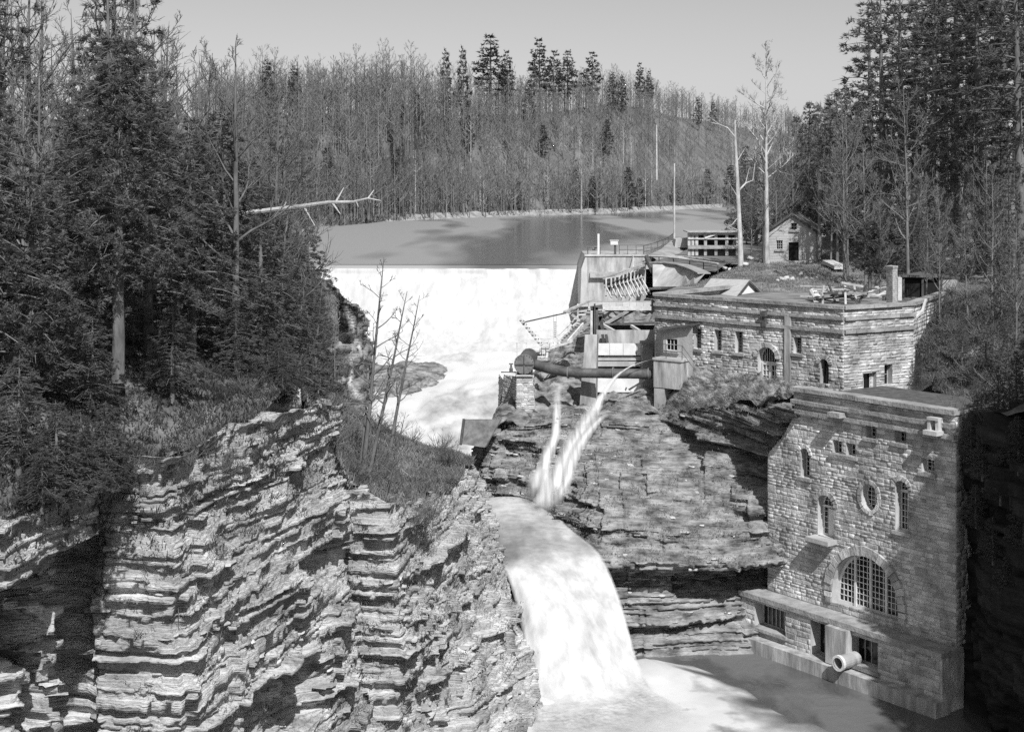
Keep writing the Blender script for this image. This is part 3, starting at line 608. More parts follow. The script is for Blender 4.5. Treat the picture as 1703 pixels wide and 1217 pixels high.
# ================================================================ STONE BUILDINGS
class Wall:
    """a vertical wall plane; u runs along t from P0, z is height, off is distance out of the wall"""
    def __init__(s, A, B):
        s.P = Vector((A[0], A[1], 0)); d = Vector((B[0] - A[0], B[1] - A[1], 0)); s.len = d.length; s.t = d.normalized()
        s.n = Vector((s.t.y, -s.t.x, 0))
        s.mtx = Matrix((s.t, s.n, (0, 0, 1))).transposed()          # columns: along, outward, up
        s.rot = s.mtx.to_4x4()
    def pt(s, u, z, off=0.0):
        p = s.P + s.t * u + s.n * off; return Vector((p.x, p.y, z))
    def hit(s, px, py, off=0.0):
        k = (px - CX) / F; P = s.P + s.n * off                       # X = k Y
        u = (k * P.y - P.x) / (s.t.x - k * s.t.y)
        q = s.pt(u, 0, off); return u, (HZ - py) / F * q.y
    def rect(s, x0, y0, x1, y1, off=0.0):
        a = s.hit(x0, y0, off); b = s.hit(x1, y1, off); m0 = s.hit((x0 + x1) / 2, y0, off)[1]; m1 = s.hit((x0 + x1) / 2, y1, off)[1]
        return a[0], b[0], m1, m0
    def box(s, mb, u0, u1, z0, z1, o0, o1):
        return mb.hexa([s.pt(u0, z0, o1), s.pt(u1, z0, o1), s.pt(u1, z0, o0), s.pt(u0, z0, o0),
                        s.pt(u0, z1, o1), s.pt(u1, z1, o1), s.pt(u1, z1, o0), s.pt(u0, z1, o0)])
def outline(o, n=12, inset=0.0):
    u0, u1, z0, z1 = o['u0'] + inset, o['u1'] - inset, o['z0'] + inset, o['z1'] - inset; c = (u0 + u1) / 2; h = (u1 - u0) / 2
    if o['kind'] == 'rect': return [(u0, z0), (u1, z0), (u1, z1), (u0, z1)]
    if o['kind'] == 'round':
        cz = (z0 + z1) / 2; v = (z1 - z0) / 2
        return [(c + h * math.cos(a), cz + v * math.sin(a)) for a in [2 * math.pi * k / (2 * n) for k in range(2 * n)]]
    rise = o.get('rise', h); zs = z1 - rise
    return [(u0, z0), (u1, z0)] + [(c + h * math.cos(math.pi * k / n), zs + rise * math.sin(math.pi * k / n)) for k in range(n + 1)]
def half_at(o, z):
    c = (o['u0'] + o['u1']) / 2; h = (o['u1'] - o['u0']) / 2
    if z < o['z0'] or z > o['z1']: return None
    if o['kind'] == 'rect': return c - h, c + h
    if o['kind'] == 'round':
        cz = (o['z0'] + o['z1']) / 2; v = (o['z1'] - o['z0']) / 2; w = h * math.sqrt(max(0, 1 - ((z - cz) / v) ** 2))
    else:
        rise = o.get('rise', h); zs = o['z1'] - rise
        w = h if z < zs else h * math.sqrt(max(0, 1 - ((z - zs) / rise) ** 2))
    return (c - w, c + w) if w > .02 else None
def backing(W, u0, u1, z0, z1, ops, parent, name='wall', off=0.0, m='mortar'):
    mb = MB(); us = sorted({u0, u1, *[o['u0'] for o in ops], *[o['u1'] for o in ops]}); zs = sorted({z0, z1, *[o['z0'] for o in ops], *[o['z1'] for o in ops]})
    us = [u for u in us if u0 <= u <= u1]; zs = [z for z in zs if z0 <= z <= z1]
    for i in range(len(us) - 1):
        for j in range(len(zs) - 1):
            cu, cz = (us[i] + us[i + 1]) / 2, (zs[j] + zs[j + 1]) / 2
            if any(o['u0'] < cu < o['u1'] and o['z0'] < cz < o['z1'] for o in ops): continue
            mb.poly([W.pt(us[i], zs[j], off), W.pt(us[i + 1], zs[j], off), W.pt(us[i + 1], zs[j + 1], off), W.pt(us[i], zs[j + 1], off)])
    for o in ops:
        if o['kind'] == 'rect': continue
        P = outline(o, 14)
        c = (o['u0'] + o['u1']) / 2; cz = (o['z0'] + o['z1']) / 2
        for su in (-1, 1):
            for sz in ((-1, 1) if o['kind'] == 'round' else (1,)):
                corner = (o['u1'] if su > 0 else o['u0'], o['z1'] if sz > 0 else o['z0'])
                arc = [p for p in P if (p[0] - c) * su >= -1e-6 and ((p[1] - cz) * sz >= -1e-6 if o['kind'] == 'round' else p[1] >= o['z1'] - o.get('rise', (o['u1'] - o['u0']) / 2) - 1e-6)]
                arc.sort(key=lambda p: p[0])
                for a, b in zip(arc, arc[1:]):
                    mb.poly([W.pt(*corner, off), W.pt(*a, off), W.pt(*b, off)])
    # thickness behind, and the top
    mb.poly([W.pt(u0, z1, off), W.pt(u1, z1, off), W.pt(u1, z1, off - .5), W.pt(u0, z1, off - .5)])
    return mb.build(name, m, parent)
ROCKS = []
def rock_unit(r):
    """rough quarry-faced block: unit footprint, front proud and uneven (local: x along, y outward, z up)"""
    mb = MB(); j = lambda s: r.uniform(-s, s)
    b = [(-.5, 0, -.5), (.5, 0, -.5), (.5, 0, .5), (-.5, 0, .5)]
    f = [(-.47 + j(.03), .75 + j(.25), -.44 + j(.06)), (.47 + j(.03), .75 + j(.25), -.44 + j(.06)), (.47 + j(.03), .75 + j(.25), .44 + j(.06)), (-.47 + j(.03), .75 + j(.25), .44 + j(.06))]
    n = b + f + [(j(.25), 1.0 + j(.25), j(.25))]
    fc = [(0, 1, 5, 4), (1, 2, 6, 5), (2, 3, 7, 6), (3, 0, 4, 7), (4, 5, 8), (5, 6, 8), (6, 7, 8), (7, 4, 8)]
    return n, fc
rr_ = np.random.default_rng(77)
UNITS = [rock_unit(rr_) for _ in range(10)]
def unit_mesh(k, m='stone', nm='stone'):
    key = (k, m)
    for a, b in ROCKS:
        if a == key: return b
    me = bpy.data.meshes.new(nm); me.from_pydata(*[UNITS[k][0], [], UNITS[k][1]]); me.update(); me.materials.append(M[m]); ROCKS.append((key, me)); return me
def courses(W, u0, u1, z0, z1, ops, r, hs=(.14, .26), ws=(.28, .75), gap=.022, prot=(.015, .06), ufn=None):
    out = []; z = z0
    while z < z1 - .06:
        h = min(r.uniform(*hs), z1 - z); zm = z + h / 2
        a0, a1 = (u0, u1) if ufn is None else ufn(zm)
        blocked = sorted(x for x in (half_at(o, zm) for o in ops) if x)
        free = []; c = a0
        for b0, b1 in blocked:
            if b0 > c: free.append((c, min(b0, a1)))
            c = max(c, b1)
        if c < a1: free.append((c, a1))
        for f0, f1 in free:
            u = f0
            while u < f1 - .03:
                w = r.uniform(*ws) * (.75 + h * 1.4)
                if f1 - u - w < .16: w = f1 - u
                out.append((u + w / 2, zm + r.normal(0, .008), w - gap, h - gap, r.uniform(*prot))); u += w
        z += h
    return out
def lay(W, st, wall, r, n_single, off=0.0, m='stone'):
    """the largest stones are objects of their own, the rest one joined part"""
    st = sorted(st, key=lambda s: -s[2] * s[3])
    base = W.rot.to_3x3()
    for u, z, w, h, p in st[:n_single]:
        o = bpy.data.objects.new('stone', unit_mesh(int(r.integers(10)), m)); COL.objects.link(o); o.parent = wall
        a = r.normal(0, .012)
        o.matrix_parent_inverse = Matrix.Identity(4)
        o.matrix_basis = Matrix.Translation(W.pt(u, z, off)) @ W.rot @ Matrix.Rotation(a, 4, 'Y') @ Matrix.Diagonal((w, p, h, 1))
    if not st[n_single:]: return
    V = []; Fq = []; Ft = []; k0 = 0; B = np.array(base)
    for u, z, w, h, p in st[n_single:]:
        nv, fc = UNITS[int(r.integers(10))]
        L = np.array(nv) * (w, p, h); V.append(L @ B.T + np.array(W.pt(u, z, off)))
        Fq.append(np.array(fc[:4]) + k0); Ft.append(np.array(fc[4:]) + k0); k0 += 9
    me = mesh_np('stone_field', np.concatenate(V), [np.concatenate(Fq), np.concatenate(Ft)])
    o = link('stone_field', me, m, wall); o['kind'] = 'stuff'
def arch_stones(W, o, wall, r, width=.32, n=13, off=0.0, full=False, prot=.12):
    c = (o['u0'] + o['u1']) / 2; h = (o['u1'] - o['u0']) / 2
    if full: cz = (o['z0'] + o['z1']) / 2; v = (o['z1'] - o['z0']) / 2; A = [2 * math.pi * k / n for k in range(n + 1)]
    else: v = o.get('rise', h); cz = o['z1'] - v; A = [math.pi * k / n for k in range(n + 1)]
    for a, b in zip(A, A[1:]):
        g = .012 / max(h, .3); a2, b2 = a + g, b - g; w = width * r.uniform(.85, 1.15); pr = prot * r.uniform(.7, 1.25)
        q = [(c + (h + k) * math.cos(t), cz + (v + k) * math.sin(t)) for k, t in ((.004, b2), (.004, a2), (w, a2), (w, b2))]
        mb = MB(); mb.hexa([W.pt(*p, off) for p in q] + [W.pt(p[0], p[1], off + pr) for p in q]); mb.build('arch_stone', 'stone', wall)
def window(W, o, root, depth=.34, cols=2, rows=3, frame=.07, muntin=.028, sill=True, dark=True, name='window', fm='white', transom=None, parts=True, mull=None):
    """frame ring (the part) with panes, glazing bars, reveal and sill under it"""
    P = outline(o, 12); I = outline(o, 12, frame); n = len(P); mb = MB()
    for i in range(n):
        j = (i + 1) % n
        mb.poly([W.pt(*P[i], -depth + .06), W.pt(*P[j], -depth + .06), W.pt(*I[j], -depth + .06), W.pt(*I[i], -depth + .06)])
        mb.poly([W.pt(*I[i], -depth + .06), W.pt(*I[j], -depth + .06), W.pt(*I[j], -depth), W.pt(*I[i], -depth)])
    fr = mb.build(name, fm, root)
    rv = MB()
    for i in range(n):
        j = (i + 1) % n
        rv.poly([W.pt(*P[i], .03), W.pt(*P[j], .03), W.pt(*P[j], -depth), W.pt(*P[i], -depth)])
    rv.build('reveal', 'concrete', fr)
    pn = MB(); pn.poly([W.pt(*p, -depth + .01) for p in I]); pn.build('pane', 'glass', fr)
    bars = MB(); u0, u1, z0, z1 = o['u0'] + frame, o['u1'] - frame, o['z0'] + frame, o['z1'] - frame
    mo = (-depth + .012, -depth + .045)
    cut = lambda z: (half_at(o, z) or (0, 0))
    for k in range(1, cols):
        u = u0 + (u1 - u0) * k / cols; zs = [z for z in np.linspace(z0, z1, 60) if cut(z)[0] + frame * .6 < u < cut(z)[1] - frame * .6]
        if zs: W.box(bars, u - muntin / 2, u + muntin / 2, zs[0], zs[-1], *mo)
    for k in range(1, rows):
        z = z0 + (z1 - z0) * k / rows; a = half_at(o, z)
        if a: W.box(bars, a[0] + frame * .6, a[1] - frame * .6, z - muntin / 2, z + muntin / 2, mo[0], mo[1] + .003)
    if bars.v: bars.build('glazing_bars', fm, fr)
    for u in (mull or []):
        b2 = MB(); zs = [z for z in np.linspace(o['z0'], o['z1'], 90) if cut(z)[0] < u < cut(z)[1]]
        W.box(b2, u - .07, u + .07, zs[0], zs[-1], -depth, -depth + .12); b2.build('mullion', fm, fr)
    if transom:
        b2 = MB(); a = half_at(o, transom); W.box(b2, a[0], a[1], transom - .06, transom + .06, -depth, -depth + .10); b2.build('transom', fm, fr)
    if sill:
        sb = MB(); W.box(sb, o['u0'] - .14, o['u1'] + .14, o['z0'] - .17, o['z0'] - .002, -depth * .6, .17); sb.build('sill', 'coping', fr)
    return fr
def op(W, kind, x0, y0, x1, y1, **k):
    u0, u1, z0, z1 = W.rect(x0, y0, x1, y1); d = dict(kind=kind, u0=min(u0, u1), u1=max(u0, u1), z0=z0, z1=z1); d.update(k); return d
def band(W, name, m, root, u0, u1, z0, z1, o0, o1, pieces=0, rr=None):
    if name not in ('coping', 'belt_course'): mb = MB(); W.box(mb, u0, u1, z0, z1, o0, o1); return mb.build(name, m, root)
    q = np.random.default_rng(int(abs(z0) * 1000) + int(u1 * 100)); u = u0
    while u < u1 - .05:                                             # cut stones laid end to end
        w = q.uniform(.7, 1.5); w = u1 - u if u1 - u - w < .4 else w; j = lambda s: q.uniform(-s, s)
        mb = MB(); W.box(mb, u + .006, u + w - .006, z0 + j(.012), z1 + j(.016), o0, o1 + j(.03)); mb.build(name + '_stone' if name == 'coping' else 'belt_stone', m, root); u += w

# ---------------------------------------------------------------- lower powerhouse
LW_ = Wall((14.55, 80.07), (22.1, 70.0))
rL = np.random.default_rng(101)
ph = empty('stone_powerhouse', (18, 76, -26), 'tall stone powerhouse rising from the pool with a great arched window', 'powerhouse')
ops = [op(LW_, 'rect', 1385, 731, 1401, 755), op(LW_, 'rect', 1407.5, 734, 1424, 758.5), op(LW_, 'rect', 1440.5, 706, 1457.5, 728.5),
       op(LW_, 'rect', 1488.5, 712.5, 1507, 737), op(LW_, 'rect', 1533, 763, 1554.5, 786), op(LW_, 'arch', 1332, 745, 1347.5, 794),
       op(LW_, 'arch', 1360.5, 823, 1387.5, 893), op(LW_, 'round', 1433, 804, 1460, 849), op(LW_, 'arch', 1489.5, 799, 1511.5, 884),
       op(LW_, 'arch', 1384, 924, 1496, 1016)]
big = ops[-1]; big['z0'] = -22.55; big['rise'] = min((big['u1'] - big['u0']) / 2 * 1.06, big['z1'] - big['z0'] - .25)
zt_, zl_ = -11.3, -22.95
def left_edge(z):     # the wall widens downwards where the rock steps back
    return (float(np.interp(z, [-23, -15.6, -15.2, -14.0, -12.6], [0.0, .02, .06, 1.2, 2.1])), LW_.len)
uw0 = 0.0
wl_ = backing(LW_, 2.1, LW_.len, zl_, -12.6, ops, ph)
mb = MB(); mb.poly([LW_.pt(0, zl_), LW_.pt(2.1, zl_), LW_.pt(2.1, -12.6), LW_.pt(1.2, -14.0), LW_.pt(.06, -15.2), LW_.pt(0, -15.6)]); mb.build('wall', 'mortar', ph)
arch_o = [dict(o) for o in ops]
for o, g in ((arch_o[5], .2), (arch_o[6], .26), (arch_o[8], .24), (arch_o[9], .46)):
    o['z1'] += g; o['u0'] -= 0; o['u1'] += 0
    r0 = (o['u1'] - o['u0']) / 2
    o['rise'] = o.get('rise', r0) + g
blk = []
for o, g in zip(arch_o, (0, 0, 0, 0, 0, .2, .26, .22, .24, .46)):
    q = dict(o)
    if o['kind'] == 'round': q.update(u0=o['u0'] - g, u1=o['u1'] + g, z0=o['z0'] - g, z1=o['z1'] + g)
    elif g > .4: q.update(u0=o['u0'] - g, u1=o['u1'] + g)
    blk.append(q)
st = courses(LW_, 0, LW_.len, zl_ + .02, -12.55, blk, rL, ufn=left_edge)
lay(LW_, st, wl_, rL, 300)
arch_stones(LW_, ops[5], wl_, rL, .2, 7); arch_stones(LW_, ops[6], wl_, rL, .26, 11); arch_stones(LW_, ops[8], wl_, rL, .24, 9)
arch_stones(LW_, ops[9], wl_, rL, .46, 21, prot=.16); arch_stones(LW_, ops[7], wl_, rL, .22, 16, full=True, prot=.1)
for o in (big,):      # jamb blocks of the great arch
    z = o['z0'] + .02
    while z < o['z1'] - o['rise'] - .1:
        for su in (0, 1):
            mb = MB(); w = rL.uniform(.36, .5); ua = o['u0'] - w if su == 0 else o['u1'] + .004
            LW_.box(mb, ua, ua + w - .004, z, z + .26, 0, .14); mb.build('arch_stone', 'stone', wl_)
        z += .28
for k, (c, rw) in {0: (3, 3), 1: (3, 3), 2: (3, 3), 3: (3, 3), 4: (3, 3)}.items(): window(LW_, ops[k], ph, .5, c, rw, frame=.05)
window(LW_, ops[5], ph, .5, 3, 6, frame=.05); window(LW_, ops[7], ph, .5, 4, 6, frame=.05, sill=False)
window(LW_, ops[8], ph, .5, 4, 8, frame=.06, transom=ops[8]['z1'] - (ops[8]['u1'] - ops[8]['u0']) * .72)
w_, h_ = big['u1'] - big['u0'], big['z1'] - big['z0']
window(LW_, big, ph, .55, 16, 9, frame=.12, muntin=.035, sill=False, name='arched_window', mull=[big['u0'] + w_ * f for f in (.27, .5, .73)])
# the arched loading door with its leaf swung open
d_ = ops[6]
dr = window(LW_, d_, ph, .5, 4, 7, frame=.08, sill=False, name='loading_door', transom=d_['z1'] - (d_['u1'] - d_['u0']) * .62)
mb = MB(); LW_.box(mb, d_['u0'] + (d_['u1'] - d_['u0']) * .42, d_['u0'] + (d_['u1'] - d_['u0']) * .78, d_['z0'], d_['z1'] - (d_['u1'] - d_['u0']) * .7, -.38, -.32); mb.build('door_leaf', 'white', dr)
mb = MB(); LW_.box(mb, d_['u0'] - .25, d_['u1'] + .2, d_['z0'] - .24, d_['z0'] - .01, -.3, .75); mb.build('threshold', 'concrete', dr)
# top cornice: coping, parapet wall, belt, frieze, belt
uc0 = LW_.hit(1322, 660)[0]; uc1 = LW_.len
pw = backing(LW_, uc0, uc1, -12.6, -11.36, [], ph, 'parapet', .10)
band(LW_, 'parapet_core', 'mortar', ph, uc0, uc1, -12.6, -11.37, -.45, .09)
lay(LW_, courses(LW_, uc0, uc1, -12.3, -11.42, [], rL, hs=(.13, .2)), pw, rL, 60, .10)
band(LW_, 'coping', 'coping', ph, uc0 - .06, uc1 + .1, -11.36, -11.12, -.52, .34)
band(LW_, 'belt_course', 'coping', ph, uc0 - .03, uc1 + .06, -12.03, -11.82, .09, .32)
band(LW_, 'belt_course', 'coping', ph, uc0 - .03, uc1 + .06, -12.58, -12.36, .0, .27)
# end walls and flat roof
E1 = Wall((22.1, 70.0), (26.6, 74.6)); e1 = backing(E1, 0, E1.len, -27, -11.36, [], ph, 'end_wall')
lay(E1, courses(E1, 0, E1.len, -26, -11.5, [], rL, hs=(.2, .34), ws=(.4, .9)), e1, rL, 0)
E0 = Wall((19.0, 84.7), (14.55, 80.07)); backing(E0, 0, E0.len, -27, -15.6, [], ph, 'end_wall', m='stone')
mb = MB(); mb.poly([LW_.pt(uc0, -11.75, -.45), LW_.pt(uc1, -11.75, -.45), LW_.pt(uc1, -11.75, -7.6), LW_.pt(uc0, -11.75, -7.6)]); mb.build('roof', 'roof', ph)
# spouts in the wall near the top
for (x0, y0, x1, y1, dd) in ((1391, 684, 1411, 692, .75), (1551, 697, 1574, 721, .55)):
    u0, u1, z0, z1 = LW_.rect(x0, y0, x1, y1); mb = MB()
    if dd > .6: LW_.box(mb, u0, u1, z0, z1, 0, dd); mb.build('spout', 'coping', ph)
    else:
        LW_.box(mb, u0, u1, z0, z0 + .22, 0, dd + .25); LW_.box(mb, u0 + .08, u0 + .26, z0 + .22, z1, 0, dd); LW_.box(mb, u1 - .26, u1 - .08, z0 + .22, z1, 0, dd)
        LW_.box(mb, u0 + .08, u1 - .08, z1, z1 + .14, 0, dd + .05); mb.build('stone_niche', 'concrete', ph)
# base: ledge, recessed machine openings, plinth standing in the pool
BW = Wall(tuple(LW_.pt(-.9, 0, 1.15))[:2], tuple(LW_.pt(LW_.len, 0, 1.15))[:2])
band(BW, 'ledge', 'coping', ph, -.1, BW.len + .1, -23.22, -22.95, -1.6, .18)
bo = [dict(kind='rect', u0=1.0, u1=3.3, z0=-24.75, z1=-23.4), dict(kind='rect', u0=5.1, u1=6.6, z0=-25.3, z1=-23.4), dict(kind='rect', u0=7.7, u1=9.6, z0=-25.0, z1=-23.5)]
b_ = backing(BW, 0, BW.len, -26.4, -23.22, bo, ph, 'base_wall')
lay(BW, courses(BW, 0, BW.len, -26.3, -23.24, bo, rL, hs=(.2, .34), ws=(.4, 1.0)), b_, rL, 60)
for k, o in enumerate(bo):
    window(BW, o, ph, .7, 7 if k == 0 else 4, 1, frame=.10, muntin=.07, sill=(k != 1), name='machine_opening', fm='wood' if k == 0 else 'coping')
band(BW, 'base_end', 'stone', ph, -.05, 0.35, -26.4, -23.22, -1.5, .05)
band(BW, 'base_end', 'stone', ph, BW.len - .06, BW.len + .06, -26.4, -23.225, -1.7, .05)
band(BW, 'plinth', 'concrete_stain', ph, -.75, BW.len + .2, -26.5, -25.25, -.4, .75)
mb = MB(); u, z = BW.hit(1399, 1101, .9)
mb.tube([BW.pt(u, z, -.3), BW.pt(u, z, 1.15)], .36, 18, cap=False); mb.tube([BW.pt(u, z, .1), BW.pt(u, z, 1.14)], .29, 18, cap=False)
pp = mb.build('drain_pipe', 'concrete', ph)
mb = MB(); mb.tube([BW.pt(u, z, 1.0), BW.pt(u, z, 1.17)], [.41, .41], 18, cap=False)
n_ = 18; ring = [[BW.pt(u + q * math.cos(2 * math.pi * k / n_), z + q * math.sin(2 * math.pi * k / n_), 1.17) for k in range(n_)] for q in (.41, .29)]
for k in range(n_): mb.poly([ring[0][k], ring[0][(k + 1) % n_], ring[1][(k + 1) % n_], ring[1][k]])
mb.build('pipe_collar', 'white', pp)
mb = MB(); mb.poly([BW.pt(u + .29 * math.cos(2 * math.pi * k / n_), z + .29 * math.sin(2 * math.pi * k / n_), .3) for k in range(n_)]); mb.build('pipe_mouth', 'black', pp)
mb = MB(); u0, u1, _, _ = BW.rect(1383, 1040, 1417, 1080); BW.box(mb, u0, u1, -25.2, -23.24, .02, .5); mb.build('buttress', 'concrete_stain', ph)

# ---------------------------------------------------------------- upper hall with the splayed front
UA = Wall((xw(1089, 98), 98), (xw(1316, 90), 90)); UB = Wall((xw(1316, 90), 90), (xw(1403.5, 87.1), 87.1)); UC = Wall((xw(1403.5, 87.1), 87.1), (xw(1519, 90), 90))
rU = np.random.default_rng(202)
hall = empty('stone_hall', (18, 94, -13), 'long flat roofed stone hall with banded parapet above the gorge ledge', 'stone hall')
ZT, ZC = -7.4, -7.62
oa = [op(UA, 'rect', 1154, 546, 1166.5, 580), op(UA, 'rect', 1188.5, 549, 1200.5, 583.5), op(UA, 'rect', 1223, 551.5, 1235.5, 587), op(UA, 'arch', 1261, 577, 1291, 638)]
ob = [op(UB, 'rect', 1320, 561, 1333.5, 588), op(UB, 'arch', 1364.5, 597, 1378.5, 639)]
oc = [op(UC, 'rect', 1435, 620, 1457, 649), op(UC, 'rect', 1470.5, 606, 1483.5, 641)]
for W, oo, nst in ((UA, oa, 160), (UB, ob, 60), (UC, oc, 80)):
    wz = backing(W, 0, W.len, -13.4, ZC, oo, hall)
    bl = [dict(o) for o in oo]
    for o in bl:
        if o['kind'] == 'arch': r0 = (o['u1'] - o['u0']) / 2; o['z1'] += .3; o['rise'] = r0 + .3
    s_ = courses(W, 0, W.len, -13.3, -9.12, bl, rU, hs=(.13, .24), ws=(.26, .72), prot=(.02, .075)) + courses(W, 0, W.len, -8.92, -8.30, [], rU, hs=(.12, .22), prot=(.02, .06)) + courses(W, 0, W.len, -8.12, ZC - .02, [], rU, hs=(.12, .18), prot=(.02, .06))
    lay(W, s_, wz, rU, nst)
    band(W, 'coping', 'coping', hall, -.02, W.len + .02, ZC, ZT, -.42, .17)
    band(W, 'belt_course', 'coping', hall, 0, W.len, -8.30, -8.12, .0, .16)
    band(W, 'belt_course', 'coping', hall, 0, W.len, -9.12, -8.92, .0, .18)
    for o in oo:
        if o['kind'] == 'arch': arch_stones(W, o, wz, rU, .3, 11)
for k in range(3): window(UA, oa[k], hall, .42, 3, 6, frame=.05, fm='wood')
o = oa[3]; tz = o['z0'] + (o['z1'] - o['z0']) * .56
dh = window(UA, dict(o), hall, .45, 7, 1, frame=.07, sill=False, name='double_door', transom=tz)
c_ = (o['u0'] + o['u1']) / 2
for a, b in ((o['u0'] + .05, c_ - .015), (c_ + .015, o['u1'] - .05)):
    lf = MB(); UA.box(lf, a, b, o['z0'], o['z0'] + .14, -.43, -.33); UA.box(lf, a, b, tz - .16, tz - .06, -.43, -.33)
    UA.box(lf, a, a + .10, o['z0'] + .14, tz - .16, -.43, -.33); UA.box(lf, b - .10, b, o['z0'] + .14, tz - .16, -.43, -.33)
    uu = np.linspace(a + .10, b - .10, 3)[1]; UA.box(lf, uu - .018, uu + .018, o['z0'] + .14, tz - .16, -.42, -.35)
    for zz in np.linspace(o['z0'] + .14, tz - .16, 4)[1:-1]: UA.box(lf, a + .10, b - .10, zz - .018, zz + .018, -.421, -.352)
    lf.build('door_leaf', 'white', dh)
window(UB, ob[0], hall, .42, 3, 5, frame=.05, fm='wood'); window(UB, ob[1], hall, .42, 3, 6, frame=.05, fm='wood_dark', sill=False)
cw_ = window(UC, oc[0], hall, .4, 1, 1, frame=.05, fm='wood', sill=False, name='casement_window')
for s0, sg in ((oc[0]['u0'] + .04, 1), (oc[0]['u1'] - .04, -1)):
    sh = MB(); w = .42
    for zz in np.linspace(oc[0]['z0'] + .04, oc[0]['z1'] - .04, 5): UC.box(sh, min(s0, s0 + sg * w * .55), max(s0, s0 + sg * w * .55), zz - .025, zz + .025, -.30, -.26)
    for uu in (s0, s0 + sg * w * .27, s0 + sg * w * .55): UC.box(sh, uu - .025, uu + .025, oc[0]['z0'] + .02, oc[0]['z1'] - .02, -.305, -.255)
    sh.build('casement', 'white', cw_)
window(UC, oc[1], hall, .42, 1, 2, frame=.06, fm='wood', name='window')
u0 = UB.hit(1308.5, 600)[0]
mb = MB(); UA.box(mb, UA.len - .42, UA.len + .02, -13.4, -9.12, -.1, .16); UA.box(mb, UA.len - .42, UA.len + .02, -8.92, -8.30, -.1, .14); mb.build('pilaster', 'concrete_stain', hall)
u0, u1, z0, z1 = UA.rect(1271.5, 518, 1276.5, 542); mb = MB(); UA.box(mb, u0, u1, z0, z1, .08, .3); UA.box(mb, u0 - .08, u1 + .08, z1 - .3, z1, .08, .42); mb.build('rain_head', 'iron', hall)
# returns and roof
UD = Wall(tuple(UC.pt(UC.len, 0))[:2], (30.4, 99.0)); UE = Wall((xw(1089, 98) + 6.4, 105.4), (xw(1089, 98), 98))
for W in (UD, UE):
    wz = backing(W, 0, W.len, -13.4, ZC, [], hall); lay(W, courses(W, 0, W.len, -13.2, ZC, [], rU, hs=(.2, .3)), wz, rU, 0); band(W, 'coping', 'coping', hall, 0, W.len, ZC, ZT, -.42, .17)
mb = MB(); mb.poly([tuple(UA.pt(.4, -7.95, -.3)), tuple(UB.pt(0, -7.95, -.4)), tuple(UC.pt(0, -7.95, -.4)), tuple(UC.pt(UC.len - .2, -7.95, -.4)), (29.6, 99, -7.95), (27, 106, -7.93), (22, 110, -7.95), (13.2, 112.5, -8.0), (11.2, 105.5, -7.97)])
mb.build('roof', 'lawn', hall)
# gabled ridge roof showing over the parapet
gl = empty('gabled_roof_hut', (15, 106, -8.2), 'little pale gabled roof with a dark vent peeping over the long parapet', 'hut')
A_, B_ = at(1243, 467, 105.5), at(1183, 465, 109.5)
E_f, E_b = at(1222.5, 493, 102.5), at(1161, 490, 107)
dirr = (B_ - A_).normalized(); sidev = (E_f - A_); E2 = at(1266, 491, 106.5); side2 = E2 - A_
mb = MB()
for sv in (sidev, side2):
    n_ = dirr.cross(sv).normalized(); n_ = n_ if n_.z > 0 else -n_
    q = [A_ - dirr * .25, A_ - dirr * .25 + sv * 1.12, B_ + sv * 1.12, B_]
    mb.hexa([p for p in q] + [p + n_ * .09 for p in q])
mb.build('roof', 'roof_pale', gl)
mb = MB(); mb.poly([A_ + dirr * .1, E_f + dirr * .1, E_f + dirr * .1 - Vector((0, 0, .7)), E2 + dirr * .1 - Vector((0, 0, .7)), E2 + dirr * .1]); mb.poly([E_f + dirr * .1, E_f + dirr * .1 - Vector((0, 0, .7)), E_b - Vector((0, 0, .7)), E_b])
mb.build('wall', 'white', gl)
mb = MB(); c = A_ + Vector((0, 0, -.55)) + dirr * .07; mb.poly([c + (E_f - E2).normalized() * .3, c - (E_f - E2).normalized() * .3, c + Vector((0, 0, .3))]); mb.build('vent', 'black', gl)
for sv in (sidev, side2):
    mb = MB(); mb.bar(A_ - dirr * .27 - Vector((0, 0, .03)), A_ - dirr * .27 + sv * 1.12 - Vector((0, 0, .03)), .06, .14); mb.build('barge_board', 'wood_dark', gl)

# ---------------------------------------------------------------- annex and landing at the pipe's end
an = empty('lean_to_annex', (10.5, 98, -13), 'small pale lean-to with dark sloping roof and six paned window beside the stone hall', 'lean-to')
AW = Wall((xw(1103, 96.4), 96.4), (xw(1152, 94.6), 94.6)); rA = np.random.default_rng(5)
wo = [op(AW, 'rect', 1108, 563, 1127, 583)]
za, zb_ = -9.95, -9.5
aw = backing(AW, 0, AW.len, -13.2, -9.95, wo, an, 'wall', m='siding')
mb = MB(); mb.poly([AW.pt(0, -9.95), AW.pt(AW.len, -9.95), AW.pt(AW.len, -9.42), AW.pt(0, -9.9)]); mb.build('gable', 'siding', an)
A2 = Wall((xw(1091, 98), 98), (xw(1103, 96.4), 96.4)); backing(A2, 0, A2.len, -13.2, -9.9, [], an, 'wall', m='siding')
window(AW, wo[0], an, .08, 3, 2, frame=.05, sill=True)
mb = MB(); q = [AW.pt(-.3, -9.98, .35), AW.pt(AW.len + .1, -9.40, .35), AW.pt(AW.len + .1, -9.2, -1.6), AW.pt(-1.1, -9.75, -1.6)]; mb.hexa([p for p in q] + [p + Vector((0, 0, .1)) for p in q]); mb.build('roof', 'roof', an)
ld = empty('concrete_landing', (10, 95.5, -14), 'stained white concrete landing block with iron handrail below the lean-to', 'landing')
LN = Wall((xw(1087, 95.6), 95.6), (xw(1133, 94.2), 94.2))
mb = MB(); LN.box(mb, 0, LN.len, *(LN.rect(1087, 600, 1133, 646)[2:]), -1.7, 0); mb.build('block', 'concrete_stain', ld)
